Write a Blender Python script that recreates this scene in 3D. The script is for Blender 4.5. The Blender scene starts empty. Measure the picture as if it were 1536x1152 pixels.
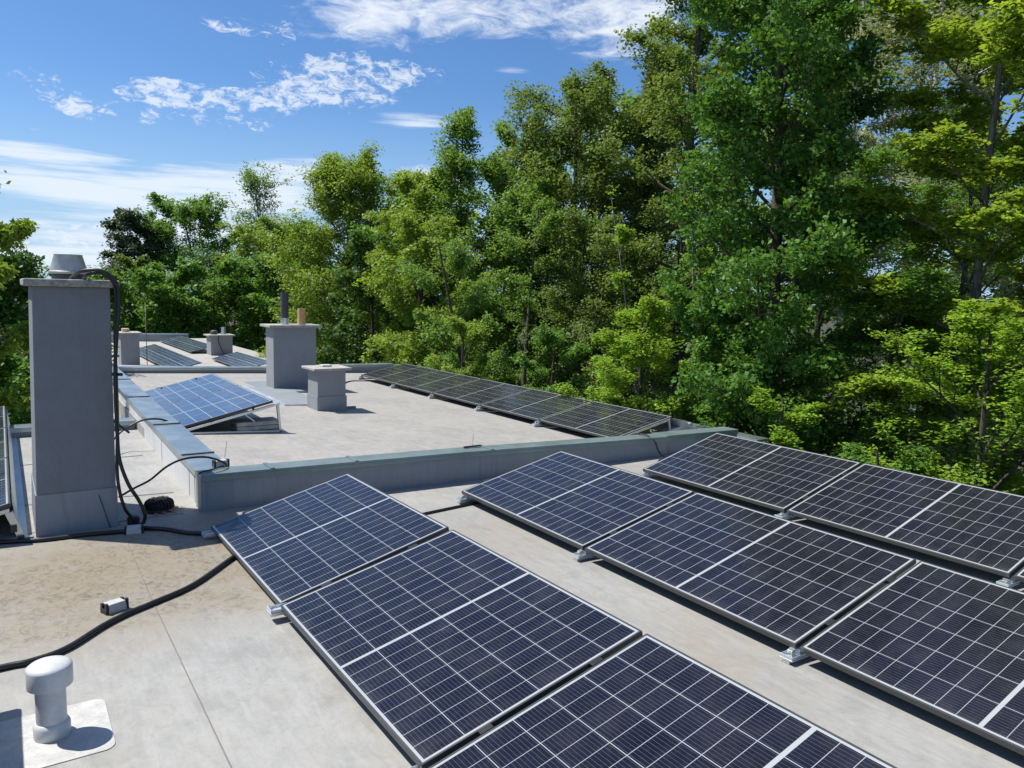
import bpy, math, random
import numpy as np
from mathutils import Vector, Matrix
R = math.radians
S = bpy.context.scene
COL = S.collection

# ------------------------------------------------------------------ camera
CAMPOS = Vector((5.8508, -1.2263, 1.753)); YAW, PITCH, ROLL, F = 0.5907, 0.1167, 0.0230, 1144.17
fw = Vector((-math.cos(YAW)*math.cos(PITCH), math.sin(YAW)*math.cos(PITCH), -math.sin(PITCH)))
rt = fw.cross(Vector((0, 0, 1))).normalized(); up = rt.cross(fw)
r2 = rt*math.cos(ROLL)+up*math.sin(ROLL); u2 = -rt*math.sin(ROLL)+up*math.cos(ROLL)
cam = bpy.data.cameras.new('camera'); camo = bpy.data.objects.new('camera', cam); COL.objects.link(camo)
M = Matrix((r2, u2, -fw)).transposed().to_4x4(); M.translation = CAMPOS
camo.matrix_world = M
cam.sensor_width = 36; cam.lens = F/1536*36; cam.clip_start = .05; cam.clip_end = 3000
S.camera = camo

# ------------------------------------------------------------------ light
SUN_EL = R(59.5); sx, sy = -0.73, -0.77
n_ = math.hypot(sx, sy); sx /= n_; sy /= n_
to_sun = Vector((sx*math.cos(SUN_EL), sy*math.cos(SUN_EL), math.sin(SUN_EL)))
sun = bpy.data.lights.new('sun', 'SUN'); sun.energy = 5.0; sun.angle = R(.53); sun.color = (1, .955, .88)
suno = bpy.data.objects.new('sun', sun); COL.objects.link(suno)
suno.rotation_euler = to_sun.to_track_quat('Z', 'Y').to_euler()
S.view_settings.view_transform = 'Standard'; S.view_settings.look = 'None'
S.view_settings.exposure = 0.44; S.view_settings.gamma = 1


class NT:
    """tiny helper round a node tree"""
    def __init__(s, tree):
        s.t = tree; s.n = tree.nodes; s.l = tree.links
    def new(s, kind, **kw):
        nd = s.n.new(kind)
        for k, v in kw.items(): setattr(nd, k, v)
        return nd
    def plug(s, v, sock):
        if hasattr(v, 'is_output'): s.l.new(v, sock)
        elif v is not None:
            try: sock.default_value = v
            except Exception: sock.default_value = (*v, 1) if len(v) == 3 else v[:3]
    def m(s, op, a, b=None, c=None, clamp=False):
        nd = s.new('ShaderNodeMath', operation=op, use_clamp=clamp)
        for i, v in enumerate((a, b, c)):
            if v is not None: s.plug(v, nd.inputs[i])
        return nd.outputs[0]
    def mix(s, f, a, b):
        nd = s.new('ShaderNodeMix', data_type='RGBA')
        s.plug(f, nd.inputs[0]); s.plug(a, nd.inputs[6]); s.plug(b, nd.inputs[7])
        return nd.outputs[2]
    def noise(s, vec, scale, detail=4, rough=.55, dist=0.):
        nd = s.new('ShaderNodeTexNoise'); s.plug(vec, nd.inputs['Vector'])
        nd.inputs['Scale'].default_value = scale; nd.inputs['Detail'].default_value = detail
        nd.inputs['Roughness'].default_value = rough; nd.inputs['Distortion'].default_value = dist
        return nd.outputs['Fac']
    def rng(s, v, a, b, c=0., d=1., smooth=True):
        nd = s.new('ShaderNodeMapRange', interpolation_type='SMOOTHSTEP' if smooth else 'LINEAR')
        s.plug(v, nd.inputs[0])
        for i, k in enumerate((a, b, c, d)): nd.inputs[i+1].default_value = k
        return nd.outputs[0]
    def xyz(s, x, y, z=0.):
        nd = s.new('ShaderNodeCombineXYZ')
        for i, v in enumerate((x, y, z)): s.plug(v, nd.inputs[i])
        return nd.outputs[0]
    def sep(s, v):
        nd = s.new('ShaderNodeSeparateXYZ'); s.plug(v, nd.inputs[0]); return nd.outputs


def pixdir(u, v):
    d = fw + r2*((u-768)/F) + u2*((576-v)/F); d.normalize()
    return math.atan2(d.y, -d.x), math.asin(d.z)

W_ = bpy.data.worlds.new('World'); S.world = W_; W_.use_nodes = True
w = NT(W_.node_tree); bg = w.n['Background']
sky = w.new('ShaderNodeTexSky', sky_type='NISHITA'); sky.sun_disc = False
sky.sun_elevation = SUN_EL; sky.sun_rotation = math.atan2(sx, sy); sky.altitude = 300
sky.air_density = 1.0; sky.dust_density = .6; sky.ozone_density = 2.5
tc = w.new('ShaderNodeTexCoord')
x, y, z = w.sep(tc.outputs['Generated'])
az = w.m('ARCTAN2', y, w.m('MULTIPLY', x, -1)); el = w.m('ARCSINE', z)
nv = w.xyz(w.m('MULTIPLY', az, 6.), w.m('MULTIPLY', el, 17.))
nbig = w.noise(nv, 3.1, 9, .68, .6)
nv2 = w.xyz(w.m('MULTIPLY', az, 14.), w.m('MULTIPLY', el, 26.), 3.)
nfine = w.noise(nv2, 4.2, 8, .68, .5)
nv3 = w.xyz(w.m('MULTIPLY', az, 4.), w.m('MULTIPLY', el, 55.), 7.)
nstreak = w.noise(nv3, 2.0, 7, .6, .2)
# clouds of the day: centre and half extents (as directions on the sky), strength, kind
CL = [((700, 5), 330, 60, .95, 0), ((560, 40), 130, 45, .7, 0), ((930, 60), 110, 48, .75, 0), ((540, 105), 95, 34, .9, 1), ((290, 145), 120, 26, .75, 1),
      ((440, 145), 90, 22, .62, 1), ((90, 150), 60, 22, .6, 1), ((225, 178), 24, 20, .8, 1), ((615, 181), 75, 15, .85, 2),
      ((405, 48), 60, 30, .6, 1), ((765, 105), 40, 7, .5, 2), ((45, 230), 170, 22, 1.1, 2), ((200, 285), 330, 30, 1.3, 2),
      ((400, 270), 200, 26, .9, 2), ((480, 255), 120, 22, .6, 2), ((150, 362), 90, 30, 3.4, 1), ((75, 375), 60, 24, 3.0, 1), ((500, 120), 130, 40, .9, 1), ((250, 140), 90, 26, .9, 1), ((250, 130), 60, 18, .8, 1), ((130, 165), 60, 20, .8, 1), ((620, 110), 60, 22, .6, 1), ((380, 150), 120, 24, .7, 1), ((60, 120), 50, 20, .7, 1), ((330, 35), 40, 14, .8, 1),
      ((230, 345), 260, 34, .9, 2), ((120, 410), 260, 60, .8, 2), ((330, 310), 260, 30, .6, 2), ((520, 130), 110, 50, .55, 1), ((320, 175), 170, 22, .5, 1), ((960, 20), 120, 40, .9, 0), ((900, 180), 120, 30, .7, 0), ((100, 395), 200, 35, .55, 2), ((350, 45), 45, 16, .45, 1),
      ((1300, 150), 260, 60, .5, 0), ((640, 270), 60, 26, 1.1, 0), ((40, 195), 30, 14, .5, 1)]
tot = [None, None, None]
for (c, hw, hh, st, kind) in CL:
    a0, e0 = pixdir(*c); a1, e1 = pixdir(c[0]+hw, c[1]); a2, e2 = pixdir(c[0], c[1]-hh)
    sa = math.hypot(a1-a0, e1-e0); se = abs(e2-e0)
    qa = w.m('POWER', w.m('ABSOLUTE', w.m('DIVIDE', w.m('SUBTRACT', az, a0), sa)), 2.)
    qe = w.m('POWER', w.m('ABSOLUTE', w.m('DIVIDE', w.m('SUBTRACT', el, e0), se)), 2.)
    b = w.m('MULTIPLY', w.m('MAXIMUM', w.m('SUBTRACT', 1., w.m('ADD', qa, qe)), 0.), st)
    tot[kind] = b if tot[kind] is None else w.m('ADD', tot[kind], b)
m0 = w.rng(w.m('ADD', w.m('MINIMUM', tot[0], 1.1), w.m('MULTIPLY', w.m('SUBTRACT', nbig, .5), 3.2)), .15, 1.5)
m0 = w.m('MULTIPLY', m0, w.rng(tot[0], 0., .25))
m1 = w.rng(w.m('ADD', w.m('MINIMUM', tot[1], 1.), w.m('MULTIPLY', w.m('SUBTRACT', nfine, .5), 4.6)), .50, 1.45)
m1 = w.m('MULTIPLY', m1, w.rng(tot[1], 0., .3))
m2 = w.rng(w.m('ADD', w.m('MINIMUM', tot[2], 1.1), w.m('MULTIPLY', w.m('SUBTRACT', nstreak, .5), 2.4)), .10, 1.15)
m2 = w.m('MULTIPLY', m2, w.rng(tot[2], 0., .3))
# loose cloud added over the unseen parts of the sky to whiten ambient light
behind = w.rng(w.noise(w.xyz(x, y, w.m('MULTIPLY', z, 2.5)), 2.3, 7, .6), .44, .62)
side = w.m('MAXIMUM', w.rng(az, 1.3, 1.7), w.rng(el, .65, .9)); side2 = w.rng(az, -.5, -.25, 1., 0.)
behind = w.m('MULTIPLY', w.m('MULTIPLY', behind, w.m('MAXIMUM', side, side2)), .35)
cov = w.m('MAXIMUM', w.m('MAXIMUM', m0, w.m('MULTIPLY', m1, .8)), w.m('MAXIMUM', w.m('MULTIPLY', m2, .85), behind))
cov = w.m('MULTIPLY', cov, w.rng(el, .0, .03))
hs = w.new('ShaderNodeHueSaturation'); hs.inputs['Saturation'].default_value = 1.; hs.inputs['Value'].default_value = 1.
w.l.new(sky.outputs[0], hs.inputs['Color'])
blu = w.new('ShaderNodeMix', data_type='RGBA', blend_type='MULTIPLY'); blu.inputs[0].default_value = 1.
w.l.new(hs.outputs[0], blu.inputs[6]); blu.inputs[7].default_value = (.56, .80, 1.06, 1)
lowsky = w.mix(w.rng(el, -.02, .26, 1., 0.), blu.outputs[2], (3.6, 5.2, 7.0, 1))
skyc = w.mix(w.m('MULTIPLY', cov, .86), lowsky, (7.4, 7.8, 8.3, 1))
w.l.new(skyc, bg.inputs['Color']); bg.inputs['Strength'].default_value = .094

# ------------------------------------------------------------------ materials
def mat(name):
    m = bpy.data.materials.new(name); m.use_nodes = True
    t = NT(m.node_tree); b = t.n['Principled BSDF']
    return m, t, b

def plain(name, col, rough=.5, metal=0., var=.12, scale=6., bump=0., bscale=60., spec=.5, streak=0.):
    m, t, b = mat(name)
    tc = t.new('ShaderNodeTexCoord'); v = tc.outputs['Object']
    n = t.noise(v, scale, 6, .65); n2 = t.noise(v, scale*7, 4, .6)
    f = t.m('ADD', t.m('MULTIPLY', n, .65), t.m('MULTIPLY', n2, .35))
    lo = tuple(c*(1-var) for c in col)+(1,); hi = tuple(min(1, c*(1+var)) for c in col)+(1,)
    cc_ = t.mix(t.rng(f, .3, .7), lo, hi)
    if streak:      # rain streaks and grime, running down the face
        X, Y, Z = t.sep(v)
        st = t.noise(t.xyz(t.m('MULTIPLY', X, 9.), t.m('MULTIPLY', Y, 9.), t.m('MULTIPLY', Z, .8)), 2.2, 6, .7, .4)
        cc_ = t.mix(t.m('MULTIPLY', t.rng(st, .50, .72), streak), cc_, tuple(c*.55 for c in col)+(1,))
        st2 = t.noise(t.xyz(t.m('MULTIPLY', X, 5.), t.m('MULTIPLY', Y, 5.), t.m('MULTIPLY', Z, 1.3)), 3.1, 7, .75, 1.)
        cc_ = t.mix(t.m('MULTIPLY', t.rng(st2, .56, .70), streak*.8), cc_, tuple(min(1, c*1.35) for c in col)+(1,))
    t.plug(cc_, b.inputs['Base Color'])
    t.plug(t.rng(n, .3, .7, max(0, rough-.06), min(1, rough+.06)), b.inputs['Roughness'])
    b.inputs['Metallic'].default_value = metal; b.inputs['Specular IOR Level'].default_value = spec
    if bump:
        bp = t.new('ShaderNodeBump'); bp.inputs['Strength'].default_value = bump; bp.inputs['Distance'].default_value = .004
        t.plug(t.noise(v, bscale, 5, .6), bp.inputs['Height']); t.plug(bp.outputs[0], b.inputs['Normal'])
    return m

def roof_mat(name, base, stain, amount):
    m, t, b = mat(name)
    tc = t.new('ShaderNodeTexCoord'); v = tc.outputs['Object']
    X, Y, Z = t.sep(v)
    n1 = t.noise(v, 1.1, 6, .6, .5); n2 = t.noise(v, 7., 7, .7, .6); n3 = t.noise(v, 40., 5, .7)
    sv = t.xyz(t.m('MULTIPLY', X, 1.6), t.m('MULTIPLY', Y, 9.), 0.); n4 = t.noise(sv, 2.2, 6, .7, .8)
    f = t.m('ADD', t.m('MULTIPLY', n1, .35), t.m('ADD', t.m('MULTIPLY', n2, .35), t.m('MULTIPLY', n4, .3)))
    c = t.mix(t.rng(f, .34, .66), tuple(k*.74 for k in base)+(1,), tuple(k*1.13 for k in base)+(1,))
    c = t.mix(t.m('MULTIPLY', t.rng(n3, .45, .75), .2), c, tuple(k*.6 for k in base)+(1,))
    # washed-in silt: yellow brown patches where puddles dried
    def patch(x0, y0, rx, ry):
        return t.m('MAXIMUM', t.m('SUBTRACT', 1., t.m('ADD', t.m('POWER', t.m('ABSOLUTE', t.m('DIVIDE', t.m('SUBTRACT', X, x0), rx)), 2.),
                                                 t.m('POWER', t.m('ABSOLUTE', t.m('DIVIDE', t.m('SUBTRACT', Y, y0), ry)), 2.))), 0.)
    # scuffs, dried puddle rings and drip spots
    vo = t.new('ShaderNodeTexVoronoi', feature='DISTANCE_TO_EDGE'); t.plug(t.xyz(t.m('ADD', X, t.m('MULTIPLY', n2, .35)), t.m('ADD', Y, t.m('MULTIPLY', n1, .5)), 0.), vo.inputs['Vector']); vo.inputs['Scale'].default_value = 1.15
    ring = t.m('MULTIPLY', t.rng(vo.outputs['Distance'], .0, .035, 1., 0.), t.rng(t.noise(v, 1.7, 3, .5), .50, .66))
    c = t.mix(t.m('MULTIPLY', ring, .30), c, tuple(k*.62 for k in base)+(1,))
    spots = t.rng(t.noise(v, 85., 3, .6), .66, .74); spots = t.m('MULTIPLY', spots, t.rng(t.noise(v, 1.3, 4, .6), .45, .6))
    c = t.mix(t.m('MULTIPLY', spots, .45), c, (.07, .065, .05, 1))
    pale = t.rng(t.noise(t.xyz(t.m('MULTIPLY', X, 5.), t.m('MULTIPLY', Y, 26.), 2.), 1.3, 7, .75, 1.2), .56, .72)
    c = t.mix(t.m('MULTIPLY', pale, .35), c, tuple(k*1.28 for k in base)+(1,))
    if amount:
        ps = patch(.45, -.75, 1.55, 1.9)
        for a in ((1.0, 1.7, 1.3, .8), (.4, 4.3, 1.2, .8), (3.3, 1.75, 1., .6)):
            ps = t.m('ADD', ps, t.m('MULTIPLY', patch(*a), .42))
        sm = t.rng(t.m('ADD', ps, t.m('MULTIPLY', t.m('SUBTRACT', t.m('ADD', t.m('MULTIPLY', n1, .5), t.m('MULTIPLY', n2, .5)), .5), 2.6)), .04, 1.15)
        c = t.mix(t.m('MULTIPLY', sm, amount), c, stain)
        lace = t.noise(v, 13., 9, .82, 1.6); big = t.noise(v, 2.1, 5, .6, .6)
        dark = t.m('MULTIPLY', t.rng(lace, .47, .60), t.rng(t.m('ADD', t.m('MULTIPLY', ps, .3), big), .52, .80))
        c = t.mix(t.m('MULTIPLY', t.m('MULTIPLY', dark, sm), .72), c, (.080, .074, .048, 1))
        lite = t.m('MULTIPLY', t.rng(t.noise(v, 31., 8, .8, 1.), .54, .66), sm)
        c = t.mix(t.m('MULTIPLY', lite, .45), c, (.36, .32, .23, 1))
        film = t.rng(t.noise(v, 4.6, 8, .75, 1.8), .46, .66)
        c = t.mix(t.m('MULTIPLY', film, .22), c, (.20, .185, .15, 1))
    else:
        c = t.mix(t.m('MULTIPLY', t.rng(n1, .5, .75), .35), c, stain)
    t.plug(c, b.inputs['Base Color']); b.inputs['Roughness'].default_value = .62
    b.inputs['Specular IOR Level'].default_value = .35
    bp = t.new('ShaderNodeBump'); bp.inputs['Strength'].default_value = .35; bp.inputs['Distance'].default_value = .006
    t.plug(t.m('ADD', n2, t.m('MULTIPLY', n3, .4)), bp.inputs['Height']); t.plug(bp.outputs[0], b.inputs['Normal'])
    return m

MEM = roof_mat('roof_membrane_near', (.325, .322, .306), (.225, .182, .122, 1), .88)
MEM2 = roof_mat('roof_membrane_mid', (.335, .322, .300), (.27, .24, .19, 1), 0)
MEMW = plain('pale_membrane', (.50, .50, .49), .6, var=.1, scale=9, bump=.2)
WALLSUN = plain('sunlit_wall_membrane', (.56, .57, .57), .5, var=.06, scale=3, bump=.15, bscale=20, streak=.4)  # wall membrane lightened for the sunlit side: sunlight put into the colour
WALLMEM = plain('grey_wall_membrane', (.215, .235, .25), .5, var=.07, scale=3, bump=.15, bscale=20, streak=.4)
COPE = plain('zinc_coping', (.36, .42, .44), .34, .75, var=.12, scale=3, bump=.12, bscale=9)
COPEG = plain('greenish_coping', (.20, .255, .255), .42, .45, var=.12, scale=3, bump=.12, bscale=9)
ALU = plain('aluminium', (.62, .64, .65), .36, .9, var=.08, scale=8)
ALUP = plain('galvanised_sheet', (.60, .66, .70), .42, .75, var=.1, scale=6)
PFRAME = plain('anodised_frame', (.06, .063, .066), .42, .35, var=.06)
BLACK = plain('black_rubber', (.012, .012, .013), .42, var=.2, spec=.5)
BLACKM = plain('black_clamp', (.03, .03, .032), .4, .3)
RENDER = plain('grey_render', (.215, .225, .24), .9, var=.08, scale=5, bump=.9, bscale=220, spec=.2, streak=.16)
FLASH = plain('grey_flashing', (.24, .265, .29), .55, .1, var=.08, scale=3, streak=.4)
RENDL = plain('light_render', (.27, .28, .295), .85, var=.06, scale=5, bump=.6, bscale=200, spec=.2, streak=.16)
PVC = plain('white_pvc', (.53, .545, .55), .4, var=.12, scale=9)
PATCHM = plain('white_patch', (.44, .435, .42), .6, var=.2, scale=12, bump=.15)
GREYB = plain('grey_plastic', (.42, .43, .42), .6, var=.08)
TERRA = plain('clay_flue', (.62, .36, .16), .7, var=.1, scale=14)
TARP = plain('dark_pipe', (.07, .07, .075), .6, .2, var=.3, scale=14)
BRICKP = plain('pale_clay', (.62, .46, .30), .8)
BACK = plain('backsheet', (.05, .05, .055), .5)
CONC = plain('weathered_concrete', (.30, .285, .25), .9, var=.55, scale=30, bump=1., bscale=70)
CONCL = plain('pale_concrete', (.34, .33, .30), .85, var=.35, scale=9, bump=.6, bscale=60)
MASON = plain('plaster_wall', (.55, .53, .48), .85, var=.08, scale=2)
RUST = plain('burnt_iron', (.05, .03, .018), .6, .5, var=.6, scale=30)

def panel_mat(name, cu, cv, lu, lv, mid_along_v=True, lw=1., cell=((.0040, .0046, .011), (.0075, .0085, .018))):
    """cells under glass; UV are metres across the panel face. mid bus gap splits the u axis (or v)."""
    m, t, b = mat(name)
    uv = t.new('ShaderNodeUVMap'); U, V, _ = t.sep(uv.outputs[0])
    if not mid_along_v: U, V = V, U
    mg = .021; gap = .0085
    half = (lu-2*mg-2*gap)/2; pu = half/cu; pv = (lv-2*mg)/cv
    du = t.m('SUBTRACT', U, lu/2); au = t.m('SUBTRACT', t.m('ABSOLUTE', du), gap)
    cell_u = t.m('FRACT', t.m('DIVIDE', au, pu)); cell_v = t.m('FRACT', t.m('DIVIDE', t.m('SUBTRACT', V, mg), pv))
    eu = t.m('MULTIPLY', t.m('MINIMUM', cell_u, t.m('SUBTRACT', 1., cell_u)), pu)
    ev = t.m('MULTIPLY', t.m('MINIMUM', cell_v, t.m('SUBTRACT', 1., cell_v)), pv)
    line = t.m('MAXIMUM', t.m('LESS_THAN', eu, .0013*lw), t.m('LESS_THAN', ev, .0017*lw))
    mid = t.m('LESS_THAN', au, .0)
    marg = t.m('MAXIMUM', t.m('GREATER_THAN', au, half), t.m('MAXIMUM', t.m('LESS_THAN', V, mg), t.m('GREATER_THAN', V, lv-mg)))
    bus = t.m('FRACT', t.m('DIVIDE', t.m('SUBTRACT', V, mg), pv/10))
    busl = t.m('LESS_THAN', t.m('ABSOLUTE', t.m('SUBTRACT', bus, .5)), .036)
    # slight colour difference from cell to cell
    idu = t.m('FLOOR', t.m('DIVIDE', t.m('ADD', U, 0.), pu)); idv = t.m('FLOOR', t.m('DIVIDE', V, pv))
    wn = t.new('ShaderNodeTexWhiteNoise', noise_dimensions='3D')
    oi = t.new('ShaderNodeObjectInfo')
    t.plug(t.xyz(idu, idv, t.m('MULTIPLY', oi.outputs['Random'], 37.)), wn.inputs['Vector'])
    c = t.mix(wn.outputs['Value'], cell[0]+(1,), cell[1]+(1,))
    c = t.mix(t.m('MULTIPLY', busl, .5), c, (.16, .17, .21, 1))
    white = (.34, .36, .37, 1)
    c = t.mix(line, c, (.34, .37, .39, 1)); c = t.mix(t.m('MAXIMUM', mid, marg), c, white)
    dust = t.noise(t.new('ShaderNodeTexCoord').outputs['Object'], 5., 6, .7)
    d2 = t.noise(t.new('ShaderNodeTexCoord').outputs['Object'], 38., 6, .8)
    low_edge = t.rng(V if mid_along_v else U, .0, .10, .07, .0)
    amt = t.m('ADD', t.m('ADD', t.rng(dust, .40, .75, .008, .05), t.rng(d2, .5, .75, 0., .05)), t.m('MULTIPLY', low_edge, t.rng(dust, .35, .6)))
    spot = t.m('MULTIPLY', t.m('GREATER_THAN', t.noise(t.new('ShaderNodeTexCoord').outputs['Object'], 52., 2, .4), .80), .5)
    c = t.mix(t.m('ADD', amt, spot), c, (.30, .28, .25, 1))
    t.plug(c, b.inputs['Base Color']); t.plug(t.rng(dust, .3, .7, .08, .22), b.inputs['Roughness'])
    b.inputs['Specular IOR Level'].default_value = .34; b.inputs['IOR'].default_value = 1.5
    return m

PL, PW, PT = 1.722, 1.134, .030
CELL = panel_mat('solar_cells', 9, 6, PL, PW)
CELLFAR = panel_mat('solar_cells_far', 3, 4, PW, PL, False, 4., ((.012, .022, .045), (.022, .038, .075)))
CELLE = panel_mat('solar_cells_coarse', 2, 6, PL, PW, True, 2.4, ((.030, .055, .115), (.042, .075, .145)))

def leaf_mat(name, dark, light, trans=.32, tcol=None):
    m, t, b = mat(name)
    at = t.new('ShaderNodeAttribute', attribute_name='tint')
    c = t.mix(at.outputs['Fac'], dark+(1,), light+(1,))
    t.plug(c, b.inputs['Base Color']); b.inputs['Roughness'].default_value = .48; b.inputs['Specular IOR Level'].default_value = .2
    tr = t.new('ShaderNodeBsdfTranslucent')
    tcol = tcol or (light[0]*1.25, light[1]*1.15, light[2]*.5)
    t.plug(t.mix(at.outputs['Fac'], tuple(k*.55 for k in tcol)+(1,), tcol+(1,)), tr.inputs['Color'])
    mx = t.new('ShaderNodeMixShader'); mx.inputs[0].default_value = trans
    t.l.new(b.outputs[0], mx.inputs[1]); t.l.new(tr.outputs[0], mx.inputs[2])
    t.l.new(mx.outputs[0], t.n['Material Output'].inputs[0])
    return m

def bark_mat(name, a, b_, sc=(14, 14, 2.5)):
    m, t, b = mat(name)
    tc = t.new('ShaderNodeTexCoord'); mp = t.new('ShaderNodeMapping'); mp.inputs['Scale'].default_value = sc
    t.l.new(tc.outputs['Object'], mp.inputs[0])
    n = t.noise(mp.outputs[0], 1.6, 7, .7, .6)
    t.plug(t.mix(t.rng(n, .38, .62), a+(1,), b_+(1,)), b.inputs['Base Color']); b.inputs['Roughness'].default_value = .9
    bp = t.new('ShaderNodeBump'); bp.inputs['Strength'].default_value = .8; bp.inputs['Distance'].default_value = .03
    t.plug(n, bp.inputs['Height']); t.plug(bp.outputs[0], b.inputs['Normal'])
    return m
BARK = bark_mat('dark_bark', (.035, .028, .02), (.10, .082, .06))
BARKG = bark_mat('grey_bark', (.10, .09, .07), (.24, .22, .18))
BIRCH = bark_mat('birch_bark', (.10, .09, .08), (.62, .60, .55), (6, 6, 9))

# ------------------------------------------------------------------ builders
def tag(o, label=None, cat=None, group=None, kind=None):
    if label: o['label'] = label
    if cat: o['category'] = cat
    if group: o['group'] = group
    if kind: o['kind'] = kind
    return o

def empty(name, loc=(0, 0, 0), rot=(0, 0, 0)):
    o = bpy.data.objects.new(name, None); COL.objects.link(o); o.location = loc; o.rotation_euler = rot
    o.empty_display_size = .2
    return o

class MB:
    def __init__(s): s.v = []; s.f = []; s.uv = None
    def add(s, vs, fs):
        b = len(s.v); s.v += [tuple(v) for v in vs]; s.f += [tuple(i+b for i in f) for f in fs]; return s
    def box(s, x0, x1, y0, y1, z0, z1, T=None):
        vs = [Vector((a, b, c)) for c in (z0, z1) for b in (y0, y1) for a in (x0, x1)]
        if T: vs = [T @ v for v in vs]
        return s.add(vs, [(0, 2, 3, 1), (4, 5, 7, 6), (0, 1, 5, 4), (2, 6, 7, 3), (0, 4, 6, 2), (1, 3, 7, 5)])
    def hexa(s, lo, hi):
        """lo, hi: four points each, counter-clockwise seen from above"""
        return s.add(list(lo)+list(hi), [(3, 2, 1, 0), (4, 5, 6, 7), (0, 1, 5, 4), (1, 2, 6, 5), (2, 3, 7, 6), (3, 0, 4, 7)])
    def lathe(s, prof, c=(0, 0, 0), n=32, cap=True):
        b = len(s.v)
        for r, z in prof:
            for k in range(n):
                a = 2*math.pi*k/n; s.v.append((c[0]+r*math.cos(a), c[1]+r*math.sin(a), c[2]+z))
        for i in range(len(prof)-1):
            for k in range(n):
                k2 = (k+1) % n; s.f.append((b+i*n+k, b+i*n+k2, b+(i+1)*n+k2, b+(i+1)*n+k))
        if cap:
            s.f.append(tuple(b+k for k in reversed(range(n)))); s.f.append(tuple(b+(len(prof)-1)*n+k for k in range(n)))
        return s
    def tube(s, pts, rad, n=8, smooth=True):
        P = [Vector(p) for p in pts]
        if smooth and len(P) > 2:      # Catmull-Rom
            Q = []; E_ = [P[0]*2-P[1]]+P+[P[-1]*2-P[-2]]
            for i in range(1, len(E_)-2):
                for k in range(6):
                    t = k/6; a, b_, c, d = E_[i-1:i+3]
                    Q.append(.5*((2*b_)+(c-a)*t+(2*a-5*b_+4*c-d)*t*t+(3*b_-a-3*c+d)*t**3))
            P = Q+[P[-1]]
        rs = rad if isinstance(rad, (list, tuple)) else [rad]*len(P)
        if len(rs) != len(P): rs = [rs[0]+(rs[-1]-rs[0])*i/(len(P)-1) for i in range(len(P))]
        b = len(s.v); prev = None
        for i, p in enumerate(P):
            d = (P[min(i+1, len(P)-1)]-P[max(i-1, 0)]).normalized()
            a = (prev if prev else (Vector((0, 0, 1)) if abs(d.z) < .9 else Vector((1, 0, 0))))
            a = (a-d*a.dot(d)).normalized(); prev = a; c = d.cross(a)
            for k in range(n):
                t = 2*math.pi*k/n; s.v.append(tuple(p+(a*math.cos(t)+c*math.sin(t))*rs[i]))
        for i in range(len(P)-1):
            for k in range(n):
                k2 = (k+1) % n; s.f.append((b+i*n+k, b+i*n+k2, b+(i+1)*n+k2, b+(i+1)*n+k))
        s.f.append(tuple(b+k for k in reversed(range(n)))); s.f.append(tuple(b+(len(P)-1)*n+k for k in range(n)))
        return s
    def build(s, name, m, parent=None, smooth=False, bevel=0., seg=2):
        me = bpy.data.meshes.new(name); me.from_pydata(s.v, [], s.f); me.update()
        me.materials.append(m)
        if smooth: me.shade_smooth()
        o = bpy.data.objects.new(name, me); COL.objects.link(o)
        if parent: o.parent = parent
        if bevel:
            bm = o.modifiers.new('bevel', 'BEVEL'); bm.width = bevel; bm.segments = seg; bm.limit_method = 'ANGLE'; bm.angle_limit = R(40)
        return o

def smooth_angle(o, deg=35):
    me = o.data; me.shade_smooth()
    if hasattr(me, 'set_sharp_from_angle'): me.set_sharp_from_angle(angle=R(deg))

def struct(o): o['kind'] = 'structure'; return o

# ------------------------------------------------------------------ ground
GZ = -6.3
m, t, b = mat('forest_floor')
tc = t.new('ShaderNodeTexCoord'); v = tc.outputs['Object']
n = t.noise(v, .35, 8, .7, .4); n2 = t.noise(v, 5., 6, .7)
c = t.mix(t.rng(n, .4, .62), (.030, .042, .014, 1), (.07, .055, .03, 1))
c = t.mix(t.m('MULTIPLY', t.rng(n2, .45, .7), .5), c, (.02, .03, .01, 1))
t.plug(c, b.inputs['Base Color']); b.inputs['Roughness'].default_value = .95
ground = struct(MB().add([(-1500, -1500, GZ), (1500, -1500, GZ), (1500, 1500, GZ), (-1500, 1500, GZ)], [(0, 1, 2, 3)]).build('ground', m))

# ------------------------------------------------------------------ roofs and buildings
def poly_slab(pts, zf, zb, mb=None):
    """polygon footprint with a top at zf(x,y) and flat bottom zb"""
    mb = mb or MB(); n = len(pts)
    mb.add([(x, y, zf(x, y)) for x, y in pts]+[(x, y, zb) for x, y in pts],
           [tuple(range(n)), tuple(reversed(range(n, 2*n)))]+[(i, i+n, (i+1) % n+n, (i+1) % n) for i in range(n)])
    return mb

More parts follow.
